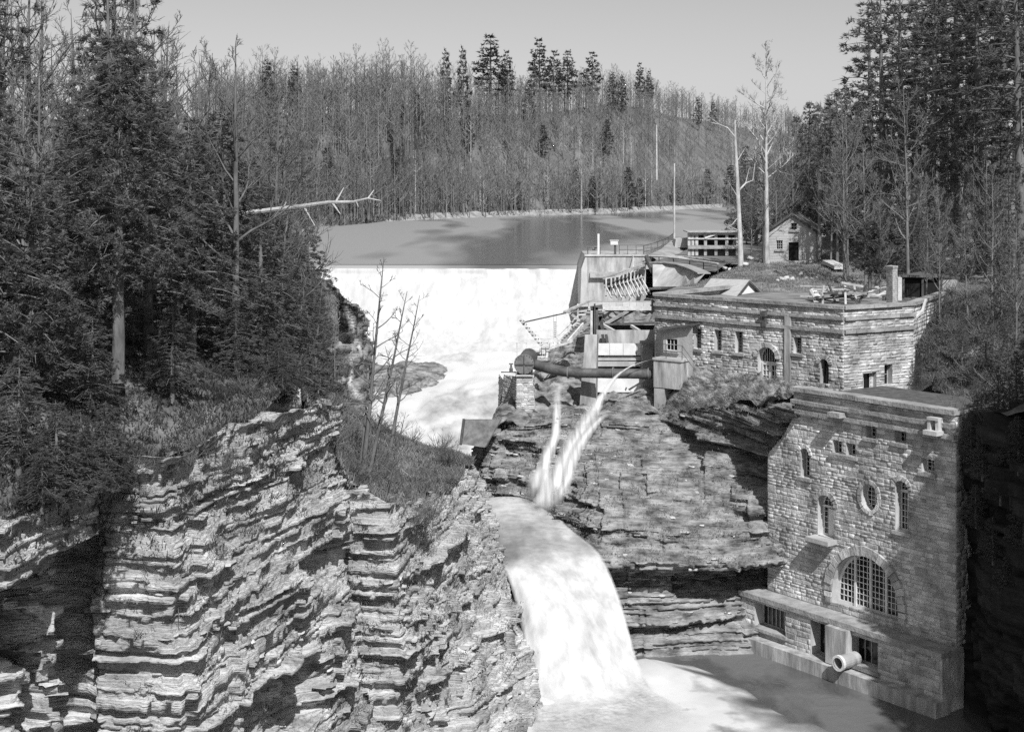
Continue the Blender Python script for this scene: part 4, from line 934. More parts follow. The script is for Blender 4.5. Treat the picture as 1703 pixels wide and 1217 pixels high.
mb = MB(); LN.box(mb, -.05, LN.len + .08, LN.hit(1110, 600)[1], LN.hit(1110, 596.5)[1], -1.8, .08); mb.build('slab', 'concrete', ld)
mb = MB(); z0, z1 = LN.hit(1095, 684)[1], LN.hit(1095, 646)[1]; a = [LN.pt(.02, z0, -.03), LN.pt(.55, z0, -.03), LN.pt(.55, z0, -1.2), LN.pt(.02, z0, -1.2), LN.pt(.02, z1, -.03), LN.pt(.85, z1, -.03), LN.pt(.85, z1, -1.2), LN.pt(.02, z1, -1.2)]
mb.hexa(a); mb.build('pier', 'concrete', ld)
zr = LN.hit(1110, 596.5)[1]
for u in (.05, .95, LN.len): mb = MB(); mb.tube([LN.pt(u, zr, -.1), LN.pt(u, zr + .95, -.1)], .025, 6); mb.build('post', 'iron', ld)
for h in (.5, .95): mb = MB(); mb.tube([LN.pt(.05, zr + h, -.1), LN.pt(LN.len, zr + h, -.1), LN.pt(LN.len + 1.0, zr + h - 1.1, -.1)], .022, 6); mb.build('rail', 'iron', ld)
# wooden chute under the double door
ch = empty('wooden_chute', tuple(at(1252, 690, 89)), 'white wooden chute flaring out below the double doors on the rock ledge', 'chute')
mb = MB(); mb.hexa([at(1247, 662, 89.6), at(1258, 662, 89.2), at(1258, 662, 89.6), at(1247, 662, 90), at(1250, 636, 91.2), at(1258, 636, 90.9), at(1258, 636, 91.2), at(1250, 636, 91.5)]); mb.build('trough', 'white', ch)
mb = MB(); mb.hexa([at(1233, 693, 88.2), at(1250, 696, 87.8), at(1252, 694, 88.4), at(1236, 691, 88.8), at(1246, 661, 89.6), at(1258, 661, 89.3), at(1258, 661, 89.7), at(1248, 661, 90)]); mb.build('apron', 'white', ch)
for p, q in ((at(1251, 682, 88.2), at(1246, 697, 87.8)), (at(1252, 680, 88.4), at(1266, 694, 87.7)), (at(1253, 680, 88.6), at(1258, 696, 88))): mb = MB(); mb.bar(p, q, .09); mb.build('leg', 'wood_pale', ch)
mb = MB(); mb.poly([at(1252, 680, 88.5), at(1253, 694, 88.1), at(1266, 692, 87.8)]); mb.build('gusset', 'wood_pale', ch)
# ================================================================ DAM, ABUTMENT, FLUME, PIPE
def solid(mb, face, back):
    """prism between a front polygon and a back polygon (lists of points)"""
    n = len(face); k = len(mb.v); mb.v += [tuple(p) for p in face] + [tuple(p) for p in back]
    mb.f.append(tuple(range(k, k + n))); mb.f.append(tuple(range(k + 2 * n - 1, k + n - 1, -1)))
    for i in range(n): mb.f.append((k + i, k + (i + 1) % n, k + n + (i + 1) % n, k + n + i))
    return mb
dm = empty('dam', (-4, 150, -18), 'masonry dam under the wide white overflow between bluff and abutment', 'dam')
mb = MB(); solid(mb, [(-26, 149.2, -20), (-26, 150.6, -20), (-26, 150.6, -8.34), (-26, 149.2, -8.5)], [(12, 149.2, -20), (12, 150.6, -20), (12, 150.6, -8.34), (12, 149.2, -8.5)]); mb.build('spillway_wall', 'concrete_stain', dm)
ab = empty('dam_abutment', tuple(at(1020, 505, 141)), 'big stained concrete abutment block at the right end of the white overflow', 'abutment')
d = 141.0
mb = MB(); f = [at(979, 508, d), at(1074, 508, d), at(1074, 424.5, d), at(976, 424.5, d)]
solid(mb, f, [p + Vector((0, 9.5, 0)) for p in f]); mb.build('block', 'concrete_stain', ab)
mb = MB(); solid(mb, [at(965, 510, d), at(978.8, 510, d), at(975.8, 424.6, d), at(974.6, 424.6, d), at(967, 447, d)], [p + Vector((0, 9.4, 0)) for p in [at(965, 510, d), at(978.8, 510, d), at(975.8, 424.6, d), at(974.6, 424.6, d), at(967, 447, d)]]); mb.build('batter', 'concrete', ab)
mb = MB(); mb.hexa([at(972, 426.2, d - .12), at(1075, 426.2, d - .12), at(1075, 426.2, d + 9), at(972, 426.2, d + 9), at(972, 423, d - .12), at(1075, 423, d - .12), at(1075, 423, d + 9), at(972, 423, d + 9)]); mb.build('cap', 'concrete', ab)
mb = MB(); mb.hexa([at(981, 462, d - .5), at(1060, 462, d - .5), at(1060, 462, d), at(981, 462, d), at(981, 452, d - .3), at(1060, 452, d - .3), at(1060, 452, d), at(981, 452, d)]); mb.build('ledge', 'coping', ab)
mb = MB(); mb.bar(at(995.3, 423, 142), at(995.3, 389, 142), .2); tag(mb.build('marker_post', 'white'), 'tall white post standing on the concrete abutment', 'post')
gb = empty('gauge_box', tuple(at(1022, 423, 142)), 'white box on a dark post on top of the abutment', 'gauge box')
mb = MB(); mb.bar(at(1023, 423, 142), at(1023, 408, 142), .22); mb.build('post', 'wood_dark', gb)
mb = MB(); mb.box(at(1021.3, 403.5, 142), (.75, .5, .42)); mb.build('box', 'white', gb)
mb = MB(); mb.box(at(1021.3, 399.8, 142), (.9, .62, .06)); mb.build('lid', 'wood_pale', gb)
wi = empty('winch_frame', tuple(at(987, 423, 143)), 'low dark iron winch frame beside the tall white post', 'winch')
for p in (977.5, 998): mb = MB(); mb.bar(at(p, 423, 143), at(p, 412, 143), .1); mb.build('post', 'iron', wi)
mb = MB(); mb.bar(at(976, 412.5, 143), at(1000, 412.5, 143), .09); mb.build('rail', 'iron', wi)
mb = MB(); mb.tube([at(985, 414, 143), at(990, 414, 143)], .16, 10); mb.build('drum', 'iron', wi)
# embankment behind the abutment, with its iron fence
EB = [[at(1004, 426, 150.5), at(1040, 424.2, 150), at(1075, 426, 149), at(1100, 436, 147)], [at(1030, 420, 158), at(1058, 414.5, 157), at(1092, 415, 156), at(1120, 426, 154)],
      [at(1072, 410, 164), at(1100, 402, 163.5), at(1122, 402, 163), at(1146, 414, 162)], [at(1104, 402, 171), at(1122, 396.5, 170.5), at(1150, 396.5, 170), at(1172, 404, 169)]]
loft('embankment', EB, 50, 40, 'shore', .05, 18)
fe = empty('iron_fence', tuple(at(1090, 418, 152)), 'thin iron picket fence curving along the embankment towards the gatehouse', 'fence')
P0 = [at(1071, 423.5, 148), at(1085, 420, 152), at(1100, 414, 157), at(1112, 408, 162), at(1121, 400.5, 167)]
line = resample([tuple(p) for p in P0], 34)
for i, p in enumerate(line):
    mb = MB(); mb.bar(p, (p[0], p[1], p[2] + 1.0), .045 if i % 6 else .08); mb.build('picket' if i % 6 else 'post', 'iron', fe)
for h in (.3, .97): mb = MB(); mb.tube([(p[0], p[1], p[2] + h) for p in line], .03, 5); mb.build('rail', 'iron', fe)
fe2 = empty('pipe_railing', tuple(at(1030, 423, 143)), 'thin pipe railing on the abutment top behind the white box', 'railing')
for p in (1030, 1044, 1058, 1070): mb = MB(); mb.tube([at(p, 423.3, 143), at(p, 407.5, 143)], .03, 5); mb.build('post', 'iron', fe2)
for y in (415.5, 407.8): mb = MB(); mb.tube([at(1030, y, 143), at(1070, y, 143)], .025, 5); mb.build('rail', 'iron', fe2)
# curved pale wall of the forebay, rail above
cwall = empty('curved_concrete_wall', tuple(at(1128, 476, 128)), 'pale curved concrete wall of the emptied forebay above the long parapet', 'retaining wall')
cp = [(at(1085.5, 437.5, 135), at(1086, 477, 131)), (at(1110, 438, 134), at(1108, 477, 129)), (at(1135, 441.5, 131), at(1130, 476.5, 126)), (at(1155, 448, 126), at(1146, 476, 121.5)), (at(1172, 456, 120), at(1156, 474.5, 117))]
mb = MB()
for (a, b), (c, e) in zip(cp, cp[1:]):
    k = Vector((.05, .9, 0)); solid(mb, [b, e, c, a], [b + k, e + k, c + k, a + k])
mb.build('wall', 'concrete', cwall)
mb = MB()
for (a, b), (c, e) in zip(cp, cp[1:]): mb.bar(a + Vector((0, .4, .05)), c + Vector((0, .4, .05)), 1.1, .1)
mb.build('coping', 'coping', cwall)
mb = MB()
for (a, b), (c, e) in zip(cp, cp[1:]): mb.bar(b + Vector((0, -.5, -.12)), e + Vector((0, -.5, -.12)), 1.2, .16)
mb.build('apron', 'coping', cwall)
rl = empty('curved_pipe_rail', tuple(at(1130, 428, 134)), 'long curved pipe rail above the pale curved wall', 'railing')
rp = [at(1072, 426, 141), at(1096, 426.5, 139.5), at(1120, 428.6, 137.5), at(1147, 432, 135), at(1170, 435, 132), at(1194, 438.8, 129)]
mb = MB(); mb.tube(rp, .1, 8); mb.build('pipe', 'concrete', rl)
for i in range(1, 6): mb = MB(); mb.tube([rp[i], rp[i] - Vector((0, 0, .9))], .05, 6); mb.build('post', 'iron', rl)
mb = MB(); mb.bar(at(1075, 428, 140.5), at(1086, 451, 136), .35, .5); mb.build('end_brace', 'iron', rl)
# gatehouse of dark timber and water channel walls
gh_ = empty('intake_gatehouse', tuple(at(1185, 425, 158)), 'low dark timber intake gatehouse with open bays at the lake edge', 'gatehouse')
d = 158.0; G0 = lambda x, y, o=0: at(x, y, d + o)
for x in (1146, 1152, 1158.5, 1173, 1190.5, 1208.5, 1226): mb = MB(); mb.bar(G0(x, 425), G0(x, 387), .32); mb.build('post', 'wood', gh_)
for x, y, w in ((1168, 389, .35), (1168, 397, .22), (1168, 411, .55)): mb = MB(); mb.bar(G0(1144, y, -.2), G0(1230, y, -.2), w, w * .7); mb.build('beam', 'wood', gh_)
mb = MB(); f = [G0(1147, 426, .3), G0(1229, 426, .3), G0(1229, 413, .3), G0(1147, 413, .3)]; solid(mb, f, [p + Vector((0, .5, 0)) for p in f]); mb.build('lower_wall', 'wood_dark', gh_)
mb = MB(); f = [G0(1147, 411, 2.4), G0(1229, 411, 2.4), G0(1229, 388, 2.4), G0(1147, 388, 2.4)]; solid(mb, f, [p + Vector((0, .3, 0)) for p in f]); mb.build('back_wall', 'wood_dark', gh_)
mb = MB(); f = [G0(1143, 386.5, -.7), G0(1231, 386.5, -.7), G0(1231, 384.6, -.7), G0(1143, 384.6, -.7)]; solid(mb, f, [p + Vector((0, 3.8, .0)) for p in f]); mb.build('roof', 'wood', gh_)
mb = MB(); mb.bar(G0(1172, 396, -.3), G0(1192, 389, -.3), .18); mb.build('brace', 'wood_pale', gh_)
mb = MB(); f = [at(1122, 412, 160), at(1146, 412, 160), at(1146, 396, 160), at(1124, 398, 160)]; solid(mb, f, [p + Vector((0, 3, 0)) for p in f]); tag(mb.build('concrete_block', 'concrete'), 'pale concrete block at the left end of the timber gatehouse', 'block')
mb = MB(); f = [at(1088, 438, 150), at(1195, 448, 145), at(1197, 434, 147), at(1150, 427, 151), at(1088, 424, 152)]; solid(mb, f, [p + Vector((0, 2, 0)) for p in f]); tag(mb.build('channel_wall', 'concrete_stain'), 'weathered channel wall between embankment and the gatehouse', 'wall')
fbw = MB(); fbw.poly([at(1080, 440, 141), at(1190, 452, 128), at(1222, 428, 152), at(1095, 430, 150)]); tag(fbw.build('forebay_floor', 'soil'), kind='structure')
# utility pole by the lake
def pole(px, y0, y1, d, label, r=.13, m='bark_pale'):
    mb = MB(); mb.tube([at(px, y0, d), at(px, y1, d)], [r, r * .7], 8); return tag(mb.build('utility_pole', m), label, 'pole')
pole(1121.5, 399, 272, 166, 'slender pale pole at the lake edge left of the gatehouse')
pole(1092, 300, 208, 420, 'distant thin pole rising among trees on the far shore', .3)
# ---- flume of braced bents climbing to the forebay
fl_ = empty('timber_flume', tuple(at(1040, 498, 130)), 'rickety timber flume on a row of braced bents climbing to the forebay', 'flume')
bx = [1008, 1016.5, 1023, 1030, 1036.5, 1043, 1049, 1055, 1060.5, 1066]; n = len(bx)
for i, x in enumerate(bx):
    t = i / (n - 1); d = 125 + 9 * t; yt = 465 - 21 * t; yb = 493 + 4 * (1 - abs(t - .5) * 2) - 6 * t
    mb = MB(); mb.bar(at(x, yb, d), at(x, yt, d), .13); mb.build('post', 'wood_pale', fl_)
    mb = MB(); mb.bar(at(x, yt + 12 + 6 * t, d - .1), at(x + 9 + 7 * t, yb + 2, d - 1.1), .11); mb.build('brace', 'wood_pale', fl_)
    if i % 2: mb = MB(); mb.bar(at(x - 1, yb - 4, d - .1), at(x + 9 + 6 * t, yb - 1, d - 1.2), .10); mb.build('sill', 'wood', fl_)
for off, m_, w in ((0, 'wood', .22), (7, 'wood_dark', .30), (15, 'wood', .12)):
    mb = MB(); pts = [at(1005 + (1070 - 1005) * t, 463 + off - 22 * t + (off * .3) * t, 125 + 9.3 * t) for t in np.linspace(0, 1, 8)]
    for a, b in zip(pts, pts[1:]): mb.bar(a, b, .16 if off else .3, w)
    mb.build('stringer', m_, fl_)
mb = MB(); mb.poly([at(1007, 471, 125.4), at(1068, 450, 134.6), at(1069, 468, 134.8), at(1007, 486, 125.6)]); mb.build('flume_side', 'wood_dark', fl_)
for a, b, w in (((1008, 463, 124.8), (1008, 491, 124.8), .12), ((1008, 463, 124.8), (1033, 459, 124.6), .09), ((1024, 459, 126), (1052, 449, 130), .08), ((1036, 449, 130), (1072, 448, 136), .07), ((1054, 443, 133), (1073, 436, 139), .07), ((1053, 424, 140.8), (1053, 450, 136), .06)):
    mb = MB(); mb.bar(at(*a), at(*b), w); mb.build('rail', 'wood_pale', fl_)
# ---- work deck, its beams and stair
dk = empty('timber_work_deck', tuple(at(1030, 540, 116)), 'pale timber deck on beams above the concrete gate wall', 'deck')
for i in range(9):
    x0 = 979 + i * 11.4; mb = MB(); mb.hexa([at(x0, 511, 112.4), at(x0 + 11.0, 511, 112.4), at(x0 + 11.0, 503.5, 119), at(x0, 503.5, 119), at(x0, 509.6, 112.4), at(x0 + 11.0, 509.6, 112.4), at(x0 + 11.0, 502.4, 119), at(x0, 502.4, 119)]); mb.build('deck_board', 'wood_pale', dk)
for y, d_, m_, w in ((512.6, 112.3, 'wood_pale', .32), (503.8, 119.3, 'wood', .3), (501.8, 120.2, 'wood_pale', .14)):
    mb = MB(); mb.bar(at(978, y, d_), at(1083, y, d_), .2, w); mb.build('beam', m_, dk)
for a, b, m_ in (((1050, 514, 112.6), (1004, 540, 111), 'wood'), ((1056, 514, 113), (1010, 540, 111.4), 'wood_dark'), ((1002, 540, 110), (1022, 551, 108.6), 'wood_pale'), ((1050, 542, 110), (1066, 552, 108.6), 'wood_pale'), ((1036, 515, 113), (1036, 541, 111), 'wood_dark'),
                 ((1003, 516, 112), (1014, 512, 114), 'wood_pale')): mb = MB(); mb.bar(at(*a), at(*b), .2); mb.build('brace', m_, dk)
mb = MB(); mb.hexa([at(994, 541.5, 110.6), at(1090, 539, 110.6), at(1090, 539, 114), at(994, 541.5, 114), at(994, 538.5, 110.6), at(1090, 535, 110.6), at(1090, 535, 114), at(994, 538.5, 114)]); mb.build('void_shade', 'wood_dark', dk)  # solid dark block painting the shaded void under the deck
for y, d_ in ((523.5, 113.5), (529.5, 114.5)): mb = MB(); mb.bar(at(962, y - 6, d_), at(1004, y - 8, d_), .12); mb.build('rail', 'wood_pale', dk)
for x0, y0, x1, y1, m_ in ((992, 541, 1090, 550, 'wood_dark'), (1000, 516, 1040, 518, 'wood')):  # the first is a dark sheet for the shaded void, the second a plank
    mb = MB(); f = [at(x0, y1, 112.8), at(x1, y1, 112.8), at(x1, y0, 112.8), at(x0, y0, 112.8)]; solid(mb, f, [p + Vector((0, .2, 0)) for p in f]); mb.build('board', m_, dk)
sp_ = empty('gate_hoist', tuple(at(987, 555, 104)), 'dark steel hoist column standing on the tall concrete pier', 'hoist')
for x, w, m_ in ((984, .2, 'wood_pale'), (988, .22, 'iron'), (992, .22, 'iron')): mb = MB(); mb.bar(at(x, 556, 103.4), at(x, 511 if x > 985 else 515, 103.4), w, .3); mb.build('column', m_, sp_)
mb = MB(); mb.bar(at(982, 513, 103.4), at(1002, 510, 103.4), .3); mb.build('head', 'iron', sp_)
mb = MB(); mb.tube([at(989, 560, 103), at(989, 505, 103)], .06, 6); mb.build('spindle', 'iron', sp_)
for a, b in (((998, 526, 103.6), (1003, 552, 103.6)), ((993, 538, 103.6), (1000, 524, 103.6))): mb = MB(); mb.bar(at(*a), at(*b), .25); mb.build('strut', 'wood_dark', sp_)
# ---- concrete gate wall
gw = empty('concrete_gate_wall', tuple(at(1040, 652, 101)), 'pale concrete gate wall with dark horizontal slots behind the long pipe', 'gate wall')
def slab_(x0, y0, x1, y1, d_, m_, nm, th=.4, par=gw):
    mb = MB(); f = [at(x0, y1, d_), at(x1, y1, d_), at(x1, y0, d_), at(x0, y0, d_)]; solid(mb, f, [p + Vector((0, th, 0)) for p in f]); return mb.build(nm, m_, par)
slab_(992, 549.5, 1090, 571.5, 102.6, 'concrete_stain', 'upper_wall')
for k in range(4): slab_(992 + k * 22.3, 571.8, 1013.8 + k * 22.3, 590.6, 101.4, 'white', 'wall_panel')
slab_(992, 593.4, 1082, 599.2, 101.6, 'concrete', 'gate_beam'); slab_(992, 601.8, 1084, 609.2, 101.4, 'concrete', 'gate_beam')
slab_(990, 628, 1068, 652, 101.0, 'white', 'lower_panel'); slab_(985, 571, 1086, 655, 103.2, 'wood_dark', 'dark_recess', .3)
slab_(1068, 571, 1086, 684, 100.4, 'coping', 'side_wall', 2.0)
mb = MB(); mb.bar(at(1072, 632, 99), at(1046, 648, 99.6), .12); mb.build('strut', 'iron', gw)
mb = MB(); mb.tube([at(1041.5, 645, 100.95), at(1041.5, 645, 100.85)], .06, 8); mb.build('bolt', 'iron', gw)
for x in (1004, 1010): mb = MB(); mb.bar(at(x - 2, 556, 102.2), at(x, 570, 102.2), .2); mb.build('timber_prop', 'wood_dark', gw)
cpz = empty('concrete_pier', tuple(at(978, 692, 99)), 'tall tapering pale concrete pier standing behind the long pipe', 'pier')
mb = MB(); solid(mb, [at(964, 694, 98.6), at(990, 694, 98.6), at(993, 556, 98.6), at(973, 556, 98.6)], [at(966, 694, 100.4), at(993, 694, 100.4), at(995.5, 556, 100.4), at(976, 556, 100.4)]); mb.build('shaft', 'concrete_stain', cpz)
mb = MB(); solid(mb, [at(963, 690, 98.3), at(992, 690, 98.3), at(990, 628, 98.3), at(967, 628, 98.3)], [at(963, 690, 98.7), at(992, 690, 98.7), at(990, 628, 98.7), at(967, 628, 98.7)]); mb.build('lower_block', 'concrete_stain', cpz)
# ---- the long pipe
pi_ = empty('penstock_pipe', tuple(at(975, 630, 97)), 'long dark iron pipe with a round capped end running to the landing', 'pipe')
pth = [at(884, 604, 99.2), at(896, 608, 98.6), at(915, 613, 98.0), at(938, 618, 97.6), at(960, 620, 97.3), at(1000, 620.6, 97.0), at(1040, 621.2, 96.7), at(1084, 621.8, 96.4)]
mb = MB(); mb.tube(pth, [.36, .37, .36, .35, .34, .34, .34, .34], 20); mb.build('pipe_run', 'iron', pi_, True)
for k, x, dd in ((0, 944, 97.5), (1, 1019, 96.85), (2, 1078, 96.45)): mb = MB(); mb.tube([at(x, 619.5 + k * .8, dd), at(x + 2, 619.5 + k * .8, dd - .02)], .41, 20); mb.build('flange', 'iron_cap', pi_)
c0 = at(871.5, 605.5, 97.2)
mb = MB(); mb.tube([c0, c0 + Vector((.4, 3.5, .1))], .60, 24); mb.build('manifold', 'iron', pi_, False)
mb = MB(); mb.tube([c0 - Vector((0, .08, 0)), c0 + Vector((0, .12, 0))], .69, 28); cap = mb.build('end_cap', 'iron_cap', pi_)
for a in (0, math.pi / 2): mb = MB(); v = Vector((math.cos(a), 0, math.sin(a))) * .6; mb.bar(c0 - v - Vector((0, .12, 0)), c0 + v - Vector((0, .12, 0)), .07, .09 if a == 0 else .09, up=(0, 1, 0)); mb.build('rib', 'iron', cap)
for k in range(20):
    a = 2 * math.pi * k / 20; mb = MB(); p = c0 + Vector((math.cos(a) * .645, -.08, math.sin(a) * .645)); mb.tube([p, p - Vector((0, .05, 0))], .03, 5); mb.build('bolt', 'iron', cap)
mb = MB(); mb.tube([c0 + Vector((-.5, .45, -.5)), c0 + Vector((.62, .45, -.5))], .3, 10); mb.build('saddle', 'iron', pi_)
# stone pier under the cap
spz = empty('stone_pier', tuple(at(876, 722, 97.5)), 'square rough stone pier under the round capped pipe end', 'pier'); rP = np.random.default_rng(9)
def pier_face(A, B, zt, zb_, seed, par, widen=(0, 0), single=0):
    W = Wall(A, B); w = MB(); w.poly([W.pt(-widen[0], zb_), W.pt(W.len + widen[1], zb_), W.pt(W.len, zt), W.pt(0, zt)]); wo_ = w.build('wall', 'mortar', par)
    lay(W, courses(W, 0, W.len, zb_, zt - .02, [], rP, hs=(.12, .22), ws=(.22, .55), prot=(.03, .08), ufn=lambda z: (-widen[0] * (zt - z) / (zt - zb_), W.len + widen[1] * (zt - z) / (zt - zb_))), wo_, rP, single)
    return W
zt_p, zb_p = -13.1, -17.3
pier_face((xw(859, 97.2), 97.2), (xw(885, 97.2), 97.2), zt_p, zb_p, 1, spz, (0, .42), 100)
pier_face((xw(885, 97.2), 97.2), (xw(888, 99.5), 99.5), zt_p, zb_p, 2, spz, (-.0, .2), 20)
pier_face((xw(859, 97.2), 99.4), (xw(859, 97.2), 97.2), zt_p, zb_p, 3, spz)
mb = MB(); mb.hexa([at(858, 626, 97.0), at(886, 626, 97.0), at(887.5, 626, 99.5), at(860, 626, 99.5), at(858, 624, 97.0), at(886, 624, 97.0), at(887.5, 624, 99.5), at(860, 624, 99.5)]); mb.build('cap_stone', 'concrete', spz)
rwz = empty('rough_stone_wall', tuple(at(845, 690, 100)), 'rough ruined stone wall left of the square pier', 'stone wall')
pier_face((xw(838, 100.5), 100.5), (xw(858, 99.2), 99.2), -13.4, -17.4, 4, rwz, (.5, 0), 60); pier_face((xw(830, 104), 104.5), (xw(838, 100.5), 100.5), -13.9, -17.6, 5, rwz, (.6, 0))
mb = MB(); mb.hexa([at(838, 620, 100.5), at(858, 620, 99.2), at(859, 620, 103), at(833, 620, 105), at(838, 617.8, 100.5), at(858, 617.8, 99.2), at(859, 617.8, 103), at(833, 617.8, 105)]); mb.build('cap_stone', 'coping', rwz)
vz = empty('gate_valve', tuple(at(850, 618, 100)), 'small iron gate valve on top of the rough stone wall', 'valve')
mb = MB(); mb.tube([at(850, 618, 100), at(850, 613, 100), at(850, 611, 100), at(850, 605, 100)], [.13, .13, .08, .05], 8); mb.build('body', 'iron', vz)
mb = MB(); mb.tube([at(846.5, 605, 100), at(853.5, 605, 100)], .05, 6); mb.tube([at(848, 611.5, 100), at(852, 611.5, 100)], .1, 8); mb.build('wheel', 'iron', vz)
mb = MB(); f = [at(767, 738, 91.0), at(806, 744, 90), at(832, 698, 91), at(771, 698, 92)]; solid(mb, f, [p + Vector((.1, .15, .02)) for p in f]); bp_ = tag(mb.build('sluice_board', 'wood_grey'), 'grey plank panel leaning over the rapids beside the boulder', 'plank panel')
mb = MB(); mb.bar(at(766, 739, 90.9), at(771.5, 697, 91.9), .16); mb.build('edge_post', 'wood_dark', bp_)
# ---- hoisting boom, winch platform and stair on the left
bm = empty('hoisting_boom', tuple(at(900, 575, 103)), 'timber boom and winch frame tilted above the capped pipe end', 'hoist')
mb = MB(); mb.bar(at(901, 574, 103), at(866, 531, 103.6), .3, .2); mb.build('boom', 'wood_pale', bm)
for t in np.linspace(.1, .95, 7): p = at(901, 574, 103).lerp(at(866, 531, 103.6), t); mb = MB(); mb.box(p - Vector((0, .12, 0)), (.34, .08, .07)); mb.build('cleat', 'iron', bm)
mb = MB(); mb.bar(at(868, 537, 103.4), at(873, 534, 103.4), .4, .12); mb.build('boom_head', 'wood', bm)
mb = MB(); mb.bar(at(873, 535.5, 103.5), at(941, 520.5, 106), .09); mb.build('tie_rod', 'iron', bm)
mb = MB(); mb.bar(at(941, 520.5, 106), at(980, 514, 109), .06); mb.build('tie_rod', 'wood', bm)
mb = MB(); mb.bar(at(938.5, 519, 107), at(984, 499, 111), .2, .16); mb.build('outrigger', 'wood', bm)
mb = MB(); mb.bar(at(944, 517.5, 107), at(964, 533, 107), .18); mb.build('outrigger_brace', 'wood', bm)
for x0, y0, x1, y1, m_ in ((858, 570, 877, 571.5, 'wood_pale'), (859, 571, 860.5, 596, 'wood_pale'), (875, 571, 876.5, 582, 'wood_pale'), (873, 580, 914, 584, 'wood_pale'), (871, 585, 905, 590, 'white'), (900, 577, 913, 581, 'wood_pale'), (866, 589, 912, 592, 'wood')):
    mb = MB(); f = [at(x0, y1, 101.5), at(x1, y1, 101.5), at(x1, y0, 101.5), at(x0, y0, 101.5)]; solid(mb, f, [p + Vector((0, .25, 0)) for p in f]); mb.build('frame_timber', m_, bm)
mb = MB(); mb.tube([at(878, 583, 101.2), at(898, 583, 101.0)], .2, 12); mb.build('winch_drum', 'wood_pale', bm)
for x in (900, 907): mb = MB(); mb.tube([at(x, 585, 100.9), at(x + 1.2, 585, 100.9)], .3, 12); mb.build('gear_wheel', 'iron', bm)
mb = MB(); mb.bar(at(913, 571, 102), at(909, 596, 101.4), .16); mb.build('frame_timber', 'wood_pale', bm)
mb = MB(); mb.bar(at(858, 597, 101.6), at(912, 597, 101), .5, .18); mb.build('platform', 'wood', bm)
stz = empty('timber_stair', tuple(at(935, 575, 106)), 'steep timber stair with pale stringers climbing to the deck', 'stair')
A1, B1, A2_, B2_ = at(928, 570, 105), at(961, 537, 109), at(944, 570, 104.4), at(970, 540, 108)
for a, b in ((A1, B1), (A2_, B2_)): mb = MB(); mb.bar(a, b, .12, .34); mb.build('stringer', 'wood_pale', stz)
for t in np.linspace(.06, .96, 9):
    p, q = A1.lerp(B1, t), A2_.lerp(B2_, t); mb = MB(); mb.bar(p, q, .34, .06); mb.build('tread', 'wood', stz)
mb = MB(); mb.bar(at(928, 558, 105), at(961, 526, 109), .09); mb.build('handrail', 'wood_pale', stz)
for t in (0, .5, 1): p = A1.lerp(B1, t); mb = MB(); mb.bar(p, p + Vector((0, 0, .55 if t < 1 else 1.5)), .1); mb.build('rail_post', 'wood_pale', stz)
gq = empty('platform_rail', tuple(at(905, 572, 106)), 'pale timber guard rail at the foot of the stair', 'rail')
for x in (912, 922, 931): mb = MB(); mb.bar(at(x, 578, 105), at(x, 563, 105), .1); mb.build('post', 'wood_pale', gq)
for y in (563.5, 570.5): mb = MB(); mb.bar(at(898, y, 105.3), at(932, y, 105), .09); mb.build('rail', 'wood_pale', gq)
mb = MB(); mb.bar(at(895, 585, 105), at(952, 567, 104.6), .9, .14); mb.build('walkway', 'wood_pale', gq)
lad = empty('ladder_frame', tuple(at(923, 562, 112)), 'narrow upright ladder frame against the white water', 'ladder')
for x in (920.8, 925.4): mb = MB(); mb.bar(at(x, 562, 112), at(x, 521, 112), .08); mb.build('stile', 'wood_pale', lad)
for y in np.linspace(536, 560, 8): mb = MB(); mb.bar(at(920.8, y, 112), at(925.4, y, 112), .06); mb.build('rung', 'wood_dark', lad)
# ---- cabin on the lawn
cb = empty('clapboard_cabin', (27, 136, -7.2), 'small grey clapboard cabin with dark door under tall trees on the lawn', 'cabin')
KA, KB = (xw(1277, 136), 136.0), (xw(1356.5, 134.6), 134.6)
CW = Wall(KA, KB); L_ = CW.len; z0, ze = -7.45, CW.hit(1280, 383)[1]; zp = CW.hit(1316, 356)[1]; dep = 6.0
oo = [op(CW, 'rect', 1291, 400, 1302, 415), op(CW, 'rect', 1311.5, 403, 1328.5, 434.5), op(CW, 'rect', 1315, 370.5, 1326, 383)]
backing(CW, 0, L_, z0, ze, oo[:2], cb, 'wall', m='siding')
mb = MB(); g = oo[2]
mb.poly([CW.pt(0, ze), CW.pt(g['u0'], ze), CW.pt(g['u0'], g['z1']), CW.pt(g['u0'], ze + (zp - ze) * g['u0'] / (L_ / 2))]); mb.poly([CW.pt(g['u1'], ze), CW.pt(L_, ze), CW.pt(g['u1'], ze + (zp - ze) * (L_ - g['u1']) / (L_ / 2)), CW.pt(g['u1'], g['z1'])])
mb.poly([CW.pt(g['u0'], g['z1']), CW.pt(g['u1'], g['z1']), CW.pt(g['u1'], ze + (zp - ze) * (L_ - g['u1']) / (L_ / 2)), CW.pt(L_ / 2, zp), CW.pt(g['u0'], ze + (zp - ze) * g['u0'] / (L_ / 2))])
mb.build('gable', 'siding', cb)
cbm = MB(); z = z0 + .02
while z < zp - .15:
    a, b = (0, L_) if z < ze else ((z - ze) / (zp - ze) * L_ / 2, L_ - (z - ze) / (zp - ze) * L_ / 2)
    bl = sorted(x for x in (half_at(o, z + .06) for o in oo) if x); c = a
    for q0, q1 in [*bl, (b, b)]:
        if q0 - c > .05: cbm.hexa([CW.pt(c, z, .034), CW.pt(q0, z, .034), CW.pt(q0, z, .002), CW.pt(c, z, .002), CW.pt(c, z + .145, .012), CW.pt(q0, z + .145, .012), CW.pt(q0, z + .145, .002), CW.pt(c, z + .145, .002)])
        c = max(c, q1)
    z += .15
